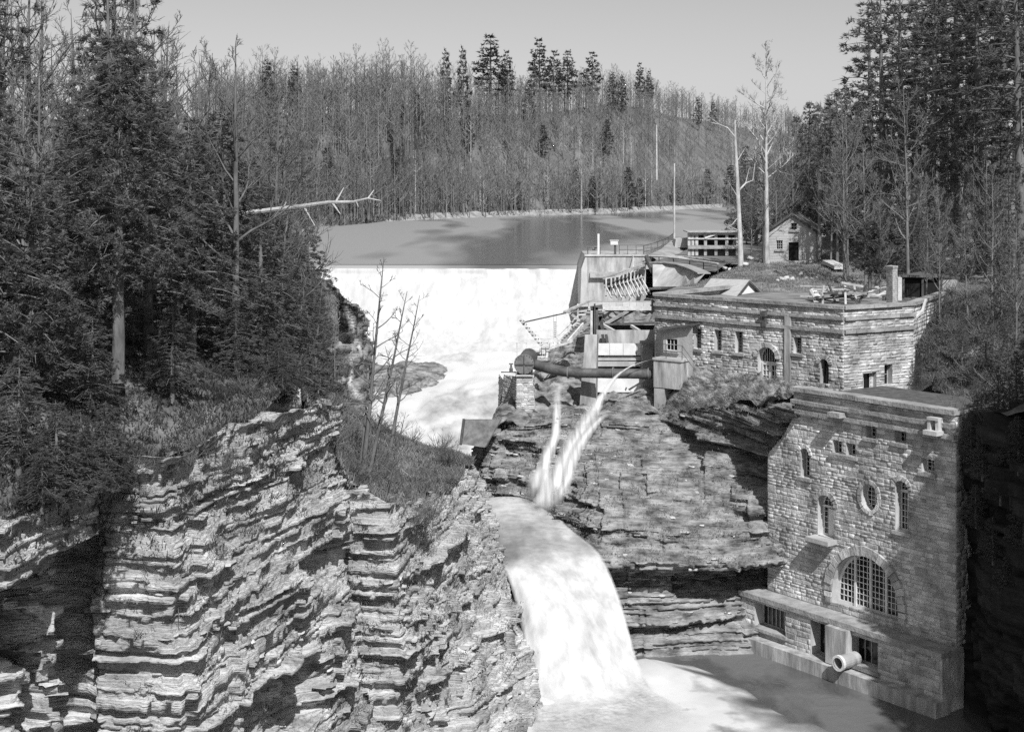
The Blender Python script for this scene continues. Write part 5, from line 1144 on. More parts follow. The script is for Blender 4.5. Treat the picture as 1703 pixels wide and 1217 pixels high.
o_ = cbm.build('clapboard', 'siding', cb); o_['kind'] = 'stuff'
CS = Wall(KB, tuple((CW.pt(L_, 0) - CW.n * dep))[:2]); backing(CS, 0, CS.len, z0, ze, [], cb, 'wall', m='siding')
for k, (c, rw) in ((0, (3, 3)), (2, (2, 2))): window(CW, oo[k], cb, .09, c, rw, frame=.06, fm='siding')
mb = MB(); o = oo[1]; CW.box(mb, o['u0'], o['u1'], z0, o['z1'], -.2, -.14); mb.build('door', 'black', cb)
mb = MB()
for a, b, c, e in ((o['u0'] - .1, o['u0'], z0, o['z1'] + .1), (o['u1'], o['u1'] + .1, z0, o['z1'] + .1), (o['u0'], o['u1'], o['z1'], o['z1'] + .1)): CW.box(mb, a, b, c, e, .0, .05)
mb.build('door_frame', 'siding', cb)
for sg in (0, 1):
    e = CW.pt(-.25 if sg == 0 else L_ + .25, ze - .25 * (zp - ze) / (L_ / 2), .22); p = CW.pt(L_ / 2, zp, .22); bk = -CW.n * (dep + .5); up = Vector((0, 0, .11))
    q = [e, p, p + bk, e + bk]; mb = MB(); mb.hexa(q + [x + up for x in q]); mb.build('roof', 'roof', cb)
    mb = MB(); mb.bar(e + Vector((0, 0, -.02)) + CW.n * .03, p + Vector((0, 0, -.02)) + CW.n * .03, .05, .2); mb.build('barge_board', 'wood_dark', cb)
pole(1362.5, 431, 283, 132.5, 'bare grey pole standing against the right end of the cabin', .16, 'bark_grey')
# ---- things lying about on the lawn
def timber(name, a, b, w, h, m_, label, cat, group=None):
    mb = MB(); mb.bar(a, b, w, h); return tag(mb.build(name, m_), label, cat, group)
mb = MB(); f = [at(1376, 447, 124.6), at(1396, 447.5, 122.2), at(1396.5, 442.5, 122.4), at(1376, 441, 124.8)]
a0, b0 = at(1370, 437, 128), at(1390, 446.5, 121.5)
lg = empty('timber_stack', tuple(a0), 'pale neatly squared stack of boards lying on the lawn right of the cabin', 'board stack')
for j in range(2):
    for i in range(4):
        k = Vector((.27 * i, .1 * i, .16 * j)); mb = MB(); mb.bar(a0 + k, b0 + k, .25, .15); mb.build('board', 'wood_pale', lg)
timber('plank', at(1331, 433.5, 133), at(1340, 434.5, 132), .3, .06, 'wood_pale', 'small pale plank lying at the cabin doorstep', 'plank')
mb = MB(); mb.tube([at(1330, 461, 118), at(1331, 457, 118), at(1334, 452, 118)], [.3, .22, .08], 7); tag(mb.build('stump', 'bark_pale'), 'small pale stump on the trodden path in the lawn', 'stump')
rS = np.random.default_rng(61)
def stones_at(spots, sz, label, group, m_='concrete'):
    for px, py, d_ in spots:
        o = bpy.data.objects.new('boulder', SLABS[int(rS.integers(8))].copy()); o.data.materials.clear(); o.data.materials.append(M[m_]); COL.objects.link(o)
        o.location = at(px, py, d_); s_ = sz * rS.uniform(.6, 1.3); o.scale = (s_, s_ * .8, s_ * .45); o.rotation_euler = (rS.normal(0, .2), rS.normal(0, .2), rS.uniform(0, 6)); tag(o, label, 'stone', group)
stones_at([(1300, 465, 114), (1308, 464, 115), (1318, 465.5, 114), (1341, 463.5, 115), (1350, 464, 115), (1357, 463, 115.5), (1293, 467, 113)], .7, 'pale flat stone on the worn path across the lawn', 'pale stones on the path')
stones_at([(1206, 446, 122), (1212, 447, 122), (1240, 440, 130), (1247, 430, 140), (1252, 430.5, 140)], .7, 'pale stone near the birch trunks on the lawn', 'pale stones under the birches')
bo_ = bpy.data.objects.new('boulder', SLABS[2].copy()); bo_.data.materials.clear(); bo_.data.materials.append(M['slab']); COL.objects.link(bo_)
bo_.location = at(481, 664, 55.8); bo_.scale = (2.3, 1.9, 1.1); bo_.rotation_euler = (.12, -.1, .6); tag(bo_, 'big pale boulder perched on the gorge rim under the evergreens', 'boulder')
# boulders in the rapids
for px, py, d_, sz in ( (846, 664, 101, 1.5), (836, 690, 99.5, 1.7), (815, 722, 94.5, 1.9)):
    o = bpy.data.objects.new('boulder', SLABS[int(rS.integers(8))].copy()); o.data.materials.clear(); o.data.materials.append(M['rock_wet']); COL.objects.link(o)
    o.location = at(px, py, d_); o.scale = (sz, sz * .8, sz * (.2 if px < 800 else .42)); o.rotation_euler = (rS.normal(0, .15), rS.normal(0, .15), rS.uniform(0, 6)); tag(o, 'dark wet boulder in the foaming rapids' if px < 800 else 'rough boulder at the edge of the rapids left of the stone pier', 'boulder', 'boulders of the rapids' if px < 800 else 'boulders beside the stone pier')
# heap of old timbers behind the parapet
for i in range(26):
    if i < 21:
        c = Vector((rS.uniform(21.3, 24.0), rS.uniform(94.6, 98.4), -7.8 + (i // 4) * .2)); L = rS.uniform(.8, 1.7); a = rS.normal(0, .45); k = Vector((math.cos(a) * L, math.sin(a) * L, rS.normal(0, .10) * L)); w = rS.uniform(.11, .2)
    else:
        c = Vector((21.0 + (i - 21) * .72, rS.uniform(94.6, 96.5), -7.3)); L = .62; k = Vector((rS.normal(0, .22), rS.normal(0, .1), .62)); w = .14
    timber('timber', c - k, c + k, w, w * .8, ('wood', 'wood_dark', 'wood_pale')[i % 3 if i % 6 != 2 else 0], 'weathered timber in the tumbled heap behind the parapet', 'timber', 'timbers of the heap behind the parapet')
mb = MB(); mb.tube([at(1352, 486, 98), at(1360, 499, 96.5)], [.3, .3], 12); tag(mb.build('barrel', 'wood_pale'), 'pale cylindrical drum at the left of the timber heap', 'drum')
for a, b in (((1445, 482, 101), (1474, 477, 102)), ((1450, 492, 100), (1474, 488, 101)), ((1446, 486, 100), (1462, 475, 102)), ((1458, 493, 100), (1474, 484, 101.5))): timber('plank', at(*a), at(*b), .25, .05, 'wood_pale', 'pale plank strewn between the dark pine and the chimney', 'plank', 'planks beside the chimney')
cmy = empty('brick_chimney', (24.5, 91.8, -8), 'square pale brick chimney rising behind the right end of the parapet', 'chimney')
KC = Wall((xw(1474, 92.5), 92.5), (xw(1485, 91.8), 91.8)); KD = Wall((xw(1485, 91.8), 91.8), (xw(1492.5, 92.4), 92.4))
mb = MB(); q = [KC.pt(0, 0), KC.pt(KC.len, 0), KD.pt(KD.len, 0), KD.pt(KD.len, 0) + (KC.pt(0, 0) - KC.pt(KC.len, 0))]; lo_ = [Vector((p.x, p.y, -8.3)) for p in q]; hi_ = [Vector((p.x, p.y, -5.32)) for p in q]; mb.hexa(lo_ + hi_); cst = mb.build('stack', 'mortar', cmy)
for W in (KC, KD):
    z = -8.2; k = 0
    while z < -5.45:
        u = -.0; k += 1
        first = .12 if k % 2 else .24
        while u < W.len - .03:
            w = min(first if u == 0 else .24, W.len - u); b_ = MB(); W.box(b_, u + .006, u + w - .006, z, z + .11, -.01, .012)
            o = b_.build('brick', 'brick', cst); u += w
        z += .125
mb = MB(); c = sum(hi_, Vector()) / 4; mb.hexa([c + (p - c) * 1.12 + Vector((0, 0, -.02)) for p in hi_] + [c + (p - c) * 1.12 + Vector((0, 0, .1)) for p in hi_]); mb.build('cap', 'brick', cmy)
mb = MB(); f = [at(1493.5, 500, 93.5), at(1500, 500, 93.5), at(1500, 462, 93.5), at(1493.5, 462, 93.5)]; solid(mb, f, [p + Vector((.1, .8, 0)) for p in f]); tag(mb.build('wall_stub', 'brick'), 'low pale wall stub against the right side of the chimney', 'wall stub')
# dark shed at the wood's edge
sd = empty('dark_shed', tuple(at(1550, 512, 101)), 'low dark open fronted shed at the edge of the wood behind the chimney', 'shed')
def quadbox(pts, k, m_, nm, par): mb = MB(); solid(mb, pts, [p + k for p in pts]); return mb.build(nm, m_, par)
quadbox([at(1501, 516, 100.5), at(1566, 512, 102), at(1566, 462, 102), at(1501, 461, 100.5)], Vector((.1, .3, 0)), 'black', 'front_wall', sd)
quadbox([at(1566.5, 513, 101.9), at(1592, 514, 104.5), at(1592, 466, 104.5), at(1566.5, 463, 101.9)], Vector((.1, .3, 0)), 'wood', 'side_wall', sd)
quadbox([at(1498, 461, 99.8), at(1568, 462, 101.6), at(1596, 464, 105), at(1530, 455, 107)], Vector((0, 0, .14)), 'roof', 'roof', sd)
for x, dd in ((1502, 100.2), (1534, 101), (1565, 101.7)): mb = MB(); mb.bar(at(x, 516, dd), at(x, 461, dd), .16); mb.build('post', 'wood_dark', sd)
# fallen white pole leaning beyond the hall's corner
mb = MB(); mb.bar(at(1519, 531, 90.5), at(1534, 517, 91.5), .22, .12); mb.bar(at(1534, 517, 91.5), at(1540, 498, 92), .14, .12); tag(mb.build('broken_trough', 'wood_pale'), 'broken pale wooden trough slanting beyond the right corner of the stone hall', 'trough')
# ================================================================ TREES, SHRUBS, UNDERGROWTH
def tubes_np(lines, k):
    """lines: list of (pts (n,3), radii (n,)) -> vertices, quads"""
    V = []; Q = []; c = 0
    ang = np.arange(k) * 2 * math.pi / k; ca, sa = np.cos(ang), np.sin(ang)
    for P, rad in lines:
        n = len(P); d = np.gradient(P, axis=0); d /= np.linalg.norm(d, axis=1, keepdims=True) + 1e-9
        ref = np.array([.31, .93, .2]) if abs(d[0, 2]) > .7 else np.array([.1, .2, 1.])
        a = np.cross(d, ref); a /= np.linalg.norm(a, axis=1, keepdims=True) + 1e-9; b = np.cross(d, a)
        ring = P[:, None] + (a[:, None] * ca[None, :, None] + b[:, None] * sa[None, :, None]) * rad[:, None, None]
        V.append(ring.reshape(-1, 3)); i = np.arange(n - 1)[:, None] * k + np.arange(k)[None, :]; j = np.arange(n - 1)[:, None] * k + (np.arange(k)[None, :] + 1) % k
        Q.append(np.stack([i, j, j + k, i + k], -1).reshape(-1, 4) + c); c += n * k
    return np.concatenate(V), np.concatenate(Q)
def curve(p, d, L, n, r, wob=.12, up=.0):
    P = [p]; d = d / np.linalg.norm(d); st = L / (n - 1)
    for _ in range(n - 1):
        d = d + r.normal(0, wob, 3) + np.array([0, 0, up]); d /= np.linalg.norm(d); P.append(P[-1] + d * st)
    return np.array(P)
def bare_lines(r, h, rad, clear=.3, limbs=14, subs=5, twigs=4, spread=.42, wob=.05, lean=(0, 0), up=.10, fork=False):
    n = 11; t = np.linspace(0, 1, n)
    T = np.stack([lean[0] * t * h + np.cumsum(r.normal(0, wob, n)) * h * .035, lean[1] * t * h + np.cumsum(r.normal(0, wob, n)) * h * .035, t * h], 1); T[0] = 0
    R0 = rad * (1 - t) ** .8 * .92 + .012; R0[0] *= 1.3
    trunk = [(T, R0)]; br = []; az = r.uniform(0, 6)
    for i in range(limbs):
        s = clear + (1 - clear) * (i + r.random()) / limbs * .97; az += 2.4 + r.normal(0, .5)
        p = np.array([np.interp(s, t, T[:, c]) for c in range(3)]); rr = np.interp(s, t, R0) * r.uniform(.35, .6)
        L = h * spread * (1.05 - s) ** .7 * r.uniform(.6, 1.15) + .3
        d = np.array([math.cos(az), math.sin(az), r.uniform(.35, 1.1)]); B = curve(p, d, L, 6, r, .13, up)
        rb = np.linspace(rr, .010, 6); (trunk if rr > rad * .25 else br).append((B, rb))
        for j in range(subs):
            q = r.uniform(.25, .98); p2 = np.array([np.interp(q * 5, range(6), B[:, c]) for c in range(3)]); d2 = (B[min(5, int(q * 5) + 1)] - B[int(q * 5)]); d2 = d2 / (np.linalg.norm(d2) + 1e-9) + r.normal(0, .55, 3) + np.array([0, 0, .2])
            L2 = L * r.uniform(.25, .5) * (1.15 - q * .5); C = curve(p2, d2, L2, 4, r, .16, up); r2 = np.interp(q, [0, 1], [rr, .012]) * .5 + .006
            br.append((C, np.linspace(r2, .006, 4)))
            for _ in range(twigs):
                q2 = r.uniform(.3, 1); p3 = np.array([np.interp(q2 * 3, range(4), C[:, c]) for c in range(3)]); d3 = (C[3] - C[0]) / (L2 + 1e-9) + r.normal(0, .6, 3) + np.array([0, 0, .15])
                br.append((curve(p3, d3, L2 * r.uniform(.3, .6), 3, r, .15, up), np.array([.011, .008, .004])))
    return trunk, br
def me_of(lines, k, m, name):
    V, Q = tubes_np(lines, k); me = mesh_np(name, V, [Q]); me.materials.append(M[m]); return me
def bare_proto(seed, h, rad, tk=7, bk=3, m='bark', thick=1.0, **kw):
    r = np.random.default_rng(seed); tr, br = bare_lines(r, h, rad, **kw)
    if thick != 1: br = [(p, q * thick) for p, q in br]
    return me_of(tr, tk, m, 'trunk'), me_of(br, bk, m, 'branches')
def conifer_proto(seed, h, rad, cb=.15, whorl=.42, per=5, tufts=40, nl=.2, nw=.05, needles=6, shape=.85, droop=.25, bark='bark', leaf='needle', lean=0, gap=0.0, tsz=1.0):
    r = np.random.default_rng(seed); z = cb * h; lines = []; C = []; Dn = []; az = r.uniform(0, 6)
    tr = np.linspace(0, 1, 9); T = np.stack([np.cumsum(r.normal(0, .05, 9)) * .5 + lean * tr * h, np.cumsum(r.normal(0, .05, 9)) * .5, tr * h], 1); T[0] = 0
    base_r = h * .016 + .05; lines.append((T, base_r * (1 - tr) ** .85 + .015))
    while z < h * .985:
        t = (z - cb * h) / (h * (1 - cb)); prof = (1 - t) ** shape * min(1, .45 + t * 3.2)
        for b in range(per):
            if r.random() < gap: continue
            az += 2 * math.pi / per + r.normal(0, .35); L = rad * prof * r.uniform(.65, 1.18) + .18
            p = np.array([np.interp(z / h, tr, T[:, c]) for c in range(3)]); a = np.array([math.cos(az), math.sin(az), 0])
            s = np.linspace(0, 1, 5); B = p + a * (s * L)[:, None] + np.array([0, 0, 1]) * ((.28 * s - (.28 + droop) * s ** 2 + .10 * s ** 3) * L)[:, None]
            lines.append((B, np.linspace(.018 + .012 * L, .008, 5)))
            n = max(4, int(tufts * (L / rad) ** 1.35)); q = r.uniform(.12, 1, n) ** .65; pos = np.stack([np.interp(q * 4, range(5), B[:, c]) for c in range(3)], 1)
            side = np.cross(a, [0, 0, 1.]); w = r.uniform(-1, 1, n) * .40 * L * (1.08 - q) ** .6 + r.normal(0, .04, n)
            cid = r.integers(0, max(2, n // 6), n); q = q[cid]; w = w[cid]; pos = pos[cid] + r.normal(0, .11, (n, 3)) * (L / rad * .5 + .5) * (nl / .21) * (1, 1, .6)
            pos += side * w[:, None]; pos[:, 2] += r.normal(.02, .06, n) - np.abs(w) * .18; C.append(pos)
            dd = a[None] * .9 + side * (np.sign(w) * .55)[:, None] + r.normal(0, .25, (n, 3)); Dn.append(dd)
        z += whorl * r.uniform(.7, 1.3) * (1.0 - .35 * t)
    C = np.concatenate(C); Dn = np.concatenate(Dn); n = len(C)
    C = np.repeat(C, needles, 0); Dn = np.repeat(Dn, needles, 0); Dn = Dn / np.linalg.norm(Dn, axis=1, keepdims=True) * .8 + r.normal(0, .62, (len(C), 3)); Dn[:, 2] = Dn[:, 2] * .7 + .18
    Dn /= np.linalg.norm(Dn, axis=1, keepdims=True); ln = nl * r.uniform(.6, 1.25, (len(C), 1)) * tsz
    sd = np.cross(Dn, r.normal(0, 1, (len(C), 3))); sd /= np.linalg.norm(sd, axis=1, keepdims=True)
    C = C + r.normal(0, .03, C.shape)
    V = np.stack([C - sd * nw / 2, C + sd * nw / 2, C + Dn * ln + sd * nw * .12], 1).reshape(-1, 3)
    fo = mesh_np('crown', V, [np.arange(len(V)).reshape(-1, 3)]); fo.materials.append(M[leaf])
    return me_of(lines, 6, bark, 'trunk'), fo
def tree(name, meshes, loc, label, cat, group=None, s=1.0, rz=None, names=('trunk', 'crown'), sxy=None, tilt=0):
    e = empty(name, loc, label, cat, group); e.rotation_euler = (tilt, 0, random.uniform(0, 6.28) if rz is None else rz); e.scale = (sxy or s, sxy or s, s)
    for me, nm in zip(meshes, names):
        o = bpy.data.objects.new(nm, me); COL.objects.link(o); o.parent = e
    return e
def on_land(name, x, y):
    G = LAND[name]; d = (G[..., 0] - x) ** 2 + (G[..., 1] - y) ** 2; i = np.unravel_index(np.argmin(d), d.shape); return float(G[i][2])
def at_px(px, y, d, dz=0.0): p = at(px, y, d); p.z += dz; return p
# ---- evergreen stand on the left rim
HEM = [conifer_proto(301 + k, 12, 3.3, cb=c, tufts=56, nl=.20, nw=.05, needles=8, shape=.72, droop=.30, whorl=.42, gap=.08) for k, c in enumerate((.04, .10, .2))]
HEMS = conifer_proto(310, 13.5, 3.3, cb=.30, tufts=80, nl=.21, nw=.05, needles=7, shape=.6, droop=.28, whorl=.36, gap=.02)
tree('hemlock_tree', HEMS, at(196, 636, 45), 'tall evergreen with a long bare grey lower trunk at the gorge rim', 'tree', None, .84, 1.0)
grp = 'evergreens on the left gorge rim'; lab = 'dense dark evergreen crowded among others on the left gorge rim'
for px, by, d, h in [(250, 640, 51, 10.2), (318, 650, 53, 9.4), (372, 640, 56, 10.0), (428, 640, 60, 10.2), (474, 640, 64, 8.6), (505, 640, 69, 7.4), (50, 660, 43, 7.6), (-30, 700, 42, 10.5), (120, 640, 48, 9.0), (340, 600, 62, 10.6), (415, 590, 68, 11.2),
                     (460, 560, 78, 10.5), (286, 690, 48, 3.4), (395, 660, 53, 3.2), (150, 690, 44.5, 3.6), (492, 560, 88, 9), (520, 540, 98, 8), (470, 520, 104, 12), (512, 505, 116, 9), (30, 740, 39, 3.6), (90, 770, 38.5, 3), (505, 590, 72, 5), (445, 660, 57, 2.6), (525, 530, 106, 6), (70, 820, 37.8, 1.8), (135, 760, 39.5, 2.6), (175, 735, 41, 2.8), (474, 660, 56.6, 2.2), (488, 665, 57.6, 1.8), (462, 655, 55.6, 1.6)]:
    x = xw(px, d); z = on_land('riverbank_left', x, d) - .15
    l2 = lab if h > 8 else 'low bushy evergreen under the taller ones on the left gorge rim'
    tree('hemlock_tree', HEM[random.randrange(3)], (x, d, z), l2, 'tree', grp if h > 8 else 'low evergreens on the left gorge rim', h / 12, sxy=(h / 12) ** .7)
for px, y, d, h in ((470, 676, 55.0, 1.5), (484, 676, 55.6, 1.7), (496, 680, 56.4, 1.3)): tree('hemlock_tree', HEM[1], at(px, y, d), 'low bushy evergreen', 'tree', 'low evergreens on the left gorge rim', h / 12, sxy=h / 7)
# ---- leafless trees behind and between them
BARE = [bare_proto(401 + k, 14, .20, limbs=15, subs=6, twigs=5, spread=.40, clear=.25, m='bark', thick=1.25) for k in range(3)]
BAREG = [bare_proto(421 + k, 14, .13, limbs=22, subs=8, twigs=6, spread=.34, clear=.22, up=.14, m='bark_grey', thick=1.4) for k in range(4)]
for i in range(44):
    d = rng.uniform(54, 120); px = rng.uniform(-40, 480); x = xw(px, d); z = on_land('riverbank_left', x, d) - .2; h = rng.uniform(12, 17)
    tree('bare_tree', BARE[i % 3], (x, d, z), 'leafless dark tree standing among the evergreens on the left bank', 'tree', 'leafless trees of the left bank', h / 14, names=('trunk', 'branches'), tilt=rng.normal(0, .05))
for px, y, d, h, tl, lb in [(68, 400, 52, 11.0, 0, 'pale barked trunk at the far left among dark evergreens'), (37, 400, 50, 9, 0, 'short pale trunk left of the thicker pale one at the far left'), (300, 420, 60, 14, .12, 'dark leafless tree forking above the evergreens against the sky'), (385, 440, 62, 13.5, .05, 'leafless tree spreading upright twigs to the right over the evergreens'), (445, 480, 66, 11, -.1, 'slanting leafless tree at the right edge of the evergreens')]:
    x = xw(px, d); tree('bare_tree', (BAREG if 'pale' in lb else BARE)[int(px) % 3], (x, d, on_land('riverbank_left', x, d) - .2), lb, 'tree', None, h / 14, rz=px, names=('trunk', 'branches'), tilt=tl)
PINE = [conifer_proto(501 + k, 20, 4.2, cb=.30, tufts=26, nl=.42, nw=.09, needles=6, shape=.55, droop=.12, whorl=.9, gap=.12, leaf='needle') for k in range(3)]
SPRU = [conifer_proto(511 + k, 16, 3.4, cb=.06, tufts=24, nl=.36, nw=.085, needles=6, shape=.8, droop=.3, whorl=.6, gap=.05, leaf='needle') for k in range(3)]
for px, d, h in [(190, 74, 18), (-20, 66, 16), (452, 150, 17), (495, 165, 15), (150, 96, 13), (345, 110, 13)]:
    x = xw(px, d); tree('pine_tree', PINE[random.randrange(3)], (x, d, on_land('riverbank_left', x, d) - .2), 'tall dark pine rising behind the left bank evergreens', 'tree', 'pines behind the left bank', h / 20)
# the dead trunk jutting over the lake
dt_ = empty('dead_trunk', tuple(at(378, 358, 57)), 'long bleached dead trunk jutting out sideways over the lake', 'dead tree')
mb = MB(); mb.tube([at(340, 366, 58), at(382, 357, 57), at(440, 351, 56), at(500, 344, 55), at(545, 337, 54.5), at(588, 336, 54), at(612, 330, 53.7), at(634, 334, 53.4)], [.12, .115, .10, .10, .075, .06, .035, .015], 8); mb.build('trunk', 'bark_pale', dt_)
for a, b, c in (((558, 337, 54.3), (572, 312, 54.6), .05), ((553, 338, 54.4), (566, 356, 54), .05), ((592, 334, 54), (596, 344, 53.6), .03), ((612, 330, 53.7), (622, 316, 53.9), .03), ((505, 343, 55), (518, 366, 54.4), .05), ((518, 366, 54.4), (524, 376, 54.2), .03), ((470, 349, 55.6), (476, 336, 55.8), .03)):
    mb = MB(); mb.tube([at(*a), at(*b)], [c, .012], 6); mb.build('stub', 'bark_pale', dt_)
# ---- slim leafless saplings on the prow
SAP = [bare_proto(440 + k, 10, .11, limbs=17, subs=3, twigs=2, spread=.20, clear=.25, up=.03, m='bark', thick=1.1, wob=.03, lean=ln) for k, ln in enumerate(((.09, 0), (.19, 0), (.17, 0)))]
for px, y, d, h, k, lb in [(604, 790, 66, 10.2, 0, 'tallest slim leafless sapling of the clump on the prow'), (614, 792, 65.4, 8.6, 1, 'slim leafless sapling leaning right in the middle of the clump'), (648, 752, 70, 7.8, 2, 'slim sapling with a kinked top at the right of the clump'), (598, 786, 66.5, 6.2, 0, 'lower slim sapling at the left of the clump on the prow'), (636, 850, 62.4, 4.4, 1, 'small leaning sapling nearest the lit rock slope')]:
    tree('bare_sapling', SAP[k], at_px(px, y, d), lb, 'tree', 'slim saplings on the prow', h / 10, rz=0, names=('trunk', 'branches'), sxy=(h / 10) ** .8 * 1.05)
for px, y, d, h in [(540, 690, 66, 6), (528, 640, 72, 7), (556, 660, 76, 6.5), (520, 600, 84, 7)]:
    x = xw(px, d); tree('bare_sapling', SAP[0], (x, d, on_land('riverbank_left', x, d) - .1), 'thin leafless sapling on the brushy slope beside the far bluff', 'tree', 'saplings on the brushy slope', h / 10, names=('trunk', 'branches'))
# ---- shrubs: bursts of bare twigs
def shrub_proto(seed, n=46, L=1.0):
    r = np.random.default_rng(seed); ln = []
    for _ in range(n):
        d = np.array([r.normal(0, .7), r.normal(0, .7), r.uniform(.3, 1.1)]); P = curve(np.array([r.normal(0, .12), r.normal(0, .12), 0]), d, L * r.uniform(.5, 1.1), 4, r, .16, .04); ln.append((P, np.array([.012, .010, .007, .003])))
        for _ in range(3):
            q = r.integers(1, 4); ln.append((curve(P[q], d + r.normal(0, .7, 3), L * r.uniform(.15, .4), 3, r, .2, .03), np.array([.007, .005, .003])))
    return me_of(ln, 3, 'brush', 'bare_shrub')
SHR = [shrub_proto(601 + k) for k in range(4)]
def shrub(loc, s, label, group):
    o = bpy.data.objects.new('bare_shrub', SHR[random.randrange(4)]); COL.objects.link(o); o.location = loc; o.scale = (s, s, s * random.uniform(.7, 1.1)); o.rotation_euler = (0, 0, random.uniform(0, 6)); tag(o, label, 'shrub', group)
def put_shrubs(land, n, box, s0, s1, label, group):
    k = 0
    while k < n:
        d = rng.uniform(*box[2:]); px = rng.uniform(*box[:2]); x = xw(px, d); shrub((x, d, on_land(land, x, d) - .05), rng.uniform(s0, s1), label, group); k += 1
put_shrubs('riverbank_left', 34, (575, 770, 60, 82), .7, 1.5, 'low leafless shrub on top of the rocky prow', 'shrubs on the prow')
put_shrubs('riverbank_left', 34, (505, 650, 62, 104), .8, 1.8, 'leafless shrub on the steep brushy slope right of the evergreens', 'shrubs on the brushy slope')
put_shrubs('riverbank_left', 18, (-10, 480, 38, 56), .4, 1.0, 'twiggy shrub at the foot of the evergreens on the rim', 'shrubs at the rim')
put_shrubs('terrace', 12, (1100, 1320, 84, 94), .25, .6, 'scrubby shrub on the ledge below the long stone wall', 'shrubs below the stone wall')
put_shrubs('hillside_right', 40, (1525, 1690, 72, 100), .8, 1.9, 'leafless shrub on the bank right of the stone hall', 'shrubs right of the hall')
# ---- right-hand wood
def wood(items, land, meshes, label, group, name, ref, names=('trunk', 'crown')):
    for px, d, h in items:
        x = xw(px, d); tree(name, meshes[random.randrange(len(meshes))], (x, d, on_land(land, x, d) - .2), label, 'tree', group, h / ref, names=names, tilt=rng.normal(0, .03))
wood([(1470, 126, 25), (1500, 138, 27), (1545, 120, 26), (1590, 132, 29), (1630, 116, 27), (1672, 124, 30), (1700, 110, 27), (1450, 150, 25), (1520, 160, 28), (1610, 158, 31), (1690, 150, 31), (1730, 126, 30), (1570, 146, 29), (1655, 140, 30)], 'lawn', PINE, 'tall dark pine in the wood at the right', 'tall pines of the right wood', 'pine_tree', 20)
wood([(1345, 168, 17), (1385, 158, 16), (1420, 150, 15), (1360, 185, 18), (1400, 178, 18), (1440, 140, 12), (1405, 146, 9), (1480, 130, 10), (1392, 150, 7), (1425, 138, 7), (1240, 215, 16), (1258, 200, 14), (1310, 190, 15), (1290, 205, 13), (1330, 200, 19), (1230, 240, 15)], 'lawn', SPRU, 'dark bushy evergreen behind the cabin', 'evergreens behind the cabin', 'evergreen_tree', 16)
wood([(1530, 112, 8), (1570, 116, 10), (1640, 112, 9), (1680, 106, 10), (1600, 108, 6), (1510, 118, 9), (1545, 108, 5), (1660, 104, 6)], 'lawn', SPRU, 'low dark evergreen beneath the tall pines', 'low evergreens of the right wood', 'evergreen_tree', 16)
wood([(float(rng.uniform(1380, 1720)), float(rng.uniform(106, 150)), float(rng.uniform(8, 16))) for _ in range(24)], 'lawn', BAREG, 'grey leafless tree in front of the dark pines at the right', 'leafless trees of the right wood', 'bare_tree', 14, ('trunk', 'branches'))
wood([(float(rng.uniform(1240, 1420)), float(rng.uniform(145, 210)), float(rng.uniform(10, 18))) for _ in range(15)], 'lawn', BAREG, 'grey leafless tree in the wood around the cabin', 'leafless trees around the cabin', 'bare_tree', 14, ('trunk', 'branches'))
wood([(1565, 95, 9), (1610, 92, 8), (1650, 90, 10), (1690, 86, 8), (1540, 98, 7)], 'hillside_right', BAREG, 'thin leafless tree on the bank right of the stone hall', 'leafless trees right of the hall', 'bare_tree', 14, ('trunk', 'branches'))
wood([(1600, 86, 3.4), (1640, 82, 4), (1570, 92, 2.6), (1680, 80, 4.6), (1545, 88, 2.4), (1665, 90, 5), (1620, 78, 2.6)], 'hillside_right', SPRU, 'small dark evergreen on the bank right of the stone hall', 'small evergreens right of the hall', 'evergreen_tree', 16)
# named trees in front
r_ = np.random.default_rng(460)
sy = bare_proto(461, 21, .25, limbs=30, subs=9, twigs=8, spread=.24, clear=.38, up=.16, m='bark_pale', thick=1.5, wob=.05)
tree('sycamore_tree', sy, at_px(1276, 442, 133), 'tall pale barked leafless tree beside the cabin with white upper limbs', 'tree', None, 1.0, rz=.6, names=('trunk', 'branches'))
tree('bare_tree', BARE[1], at_px(1271, 437, 134.5), 'dark trunk just left of the cabin behind the tall pale tree', 'tree', None, .9, rz=2, names=('trunk', 'branches'))
sn = empty('birch_snag', tuple(at(1232, 441, 130)), 'broken white birch trunk left of the cabin with one high bent limb', 'tree')
tr, br = bare_lines(np.random.default_rng(33), 9, .1, limbs=9, subs=5, twigs=3, spread=.4, clear=.35)
mb = MB(); mb.tube([at(1232, 442, 130), at(1231, 400, 130), at(1228, 340, 130), at(1226, 290, 130), at(1223, 240, 130), at(1222.5, 200, 130)], [.28, .23, .2, .17, .13, .05], 10); mb.build('trunk', 'bark_pale', sn)
mb = MB(); mb.tube([at(1222, 228, 130), at(1210, 213, 129.7), at(1196, 207, 129.4), at(1184, 198, 129.2)], [.09, .07, .05, .02], 7); mb.tube([at(1196, 207, 129.4), at(1180, 203, 129.2)], [.05, .01], 5); mb.tube([at(1228, 318, 130), at(1240, 305, 130.4), at(1252, 300, 130.8), at(1256, 270, 131)], [.1, .08, .06, .02], 6)
for a, b in (((1240, 305, 130.4), (1246, 280, 130.6)), ((1225, 270, 130), (1240, 245, 130.5)), ((1229, 360, 130), (1212, 380, 129.8)), ((1231, 385, 130), (1206, 372, 129.6)), ((1228, 330, 130), (1210, 300, 129.6))): mb.tube([at(*a), at(*b)], [.05, .012], 5)
mb.build('limb', 'bark_pale', sn)
BUSH = conifer_proto(530, 6.2, 1.5, cb=.36, tufts=30, nl=.24, nw=.06, needles=6, shape=.45, droop=.2, whorl=.3, leaf='needle')
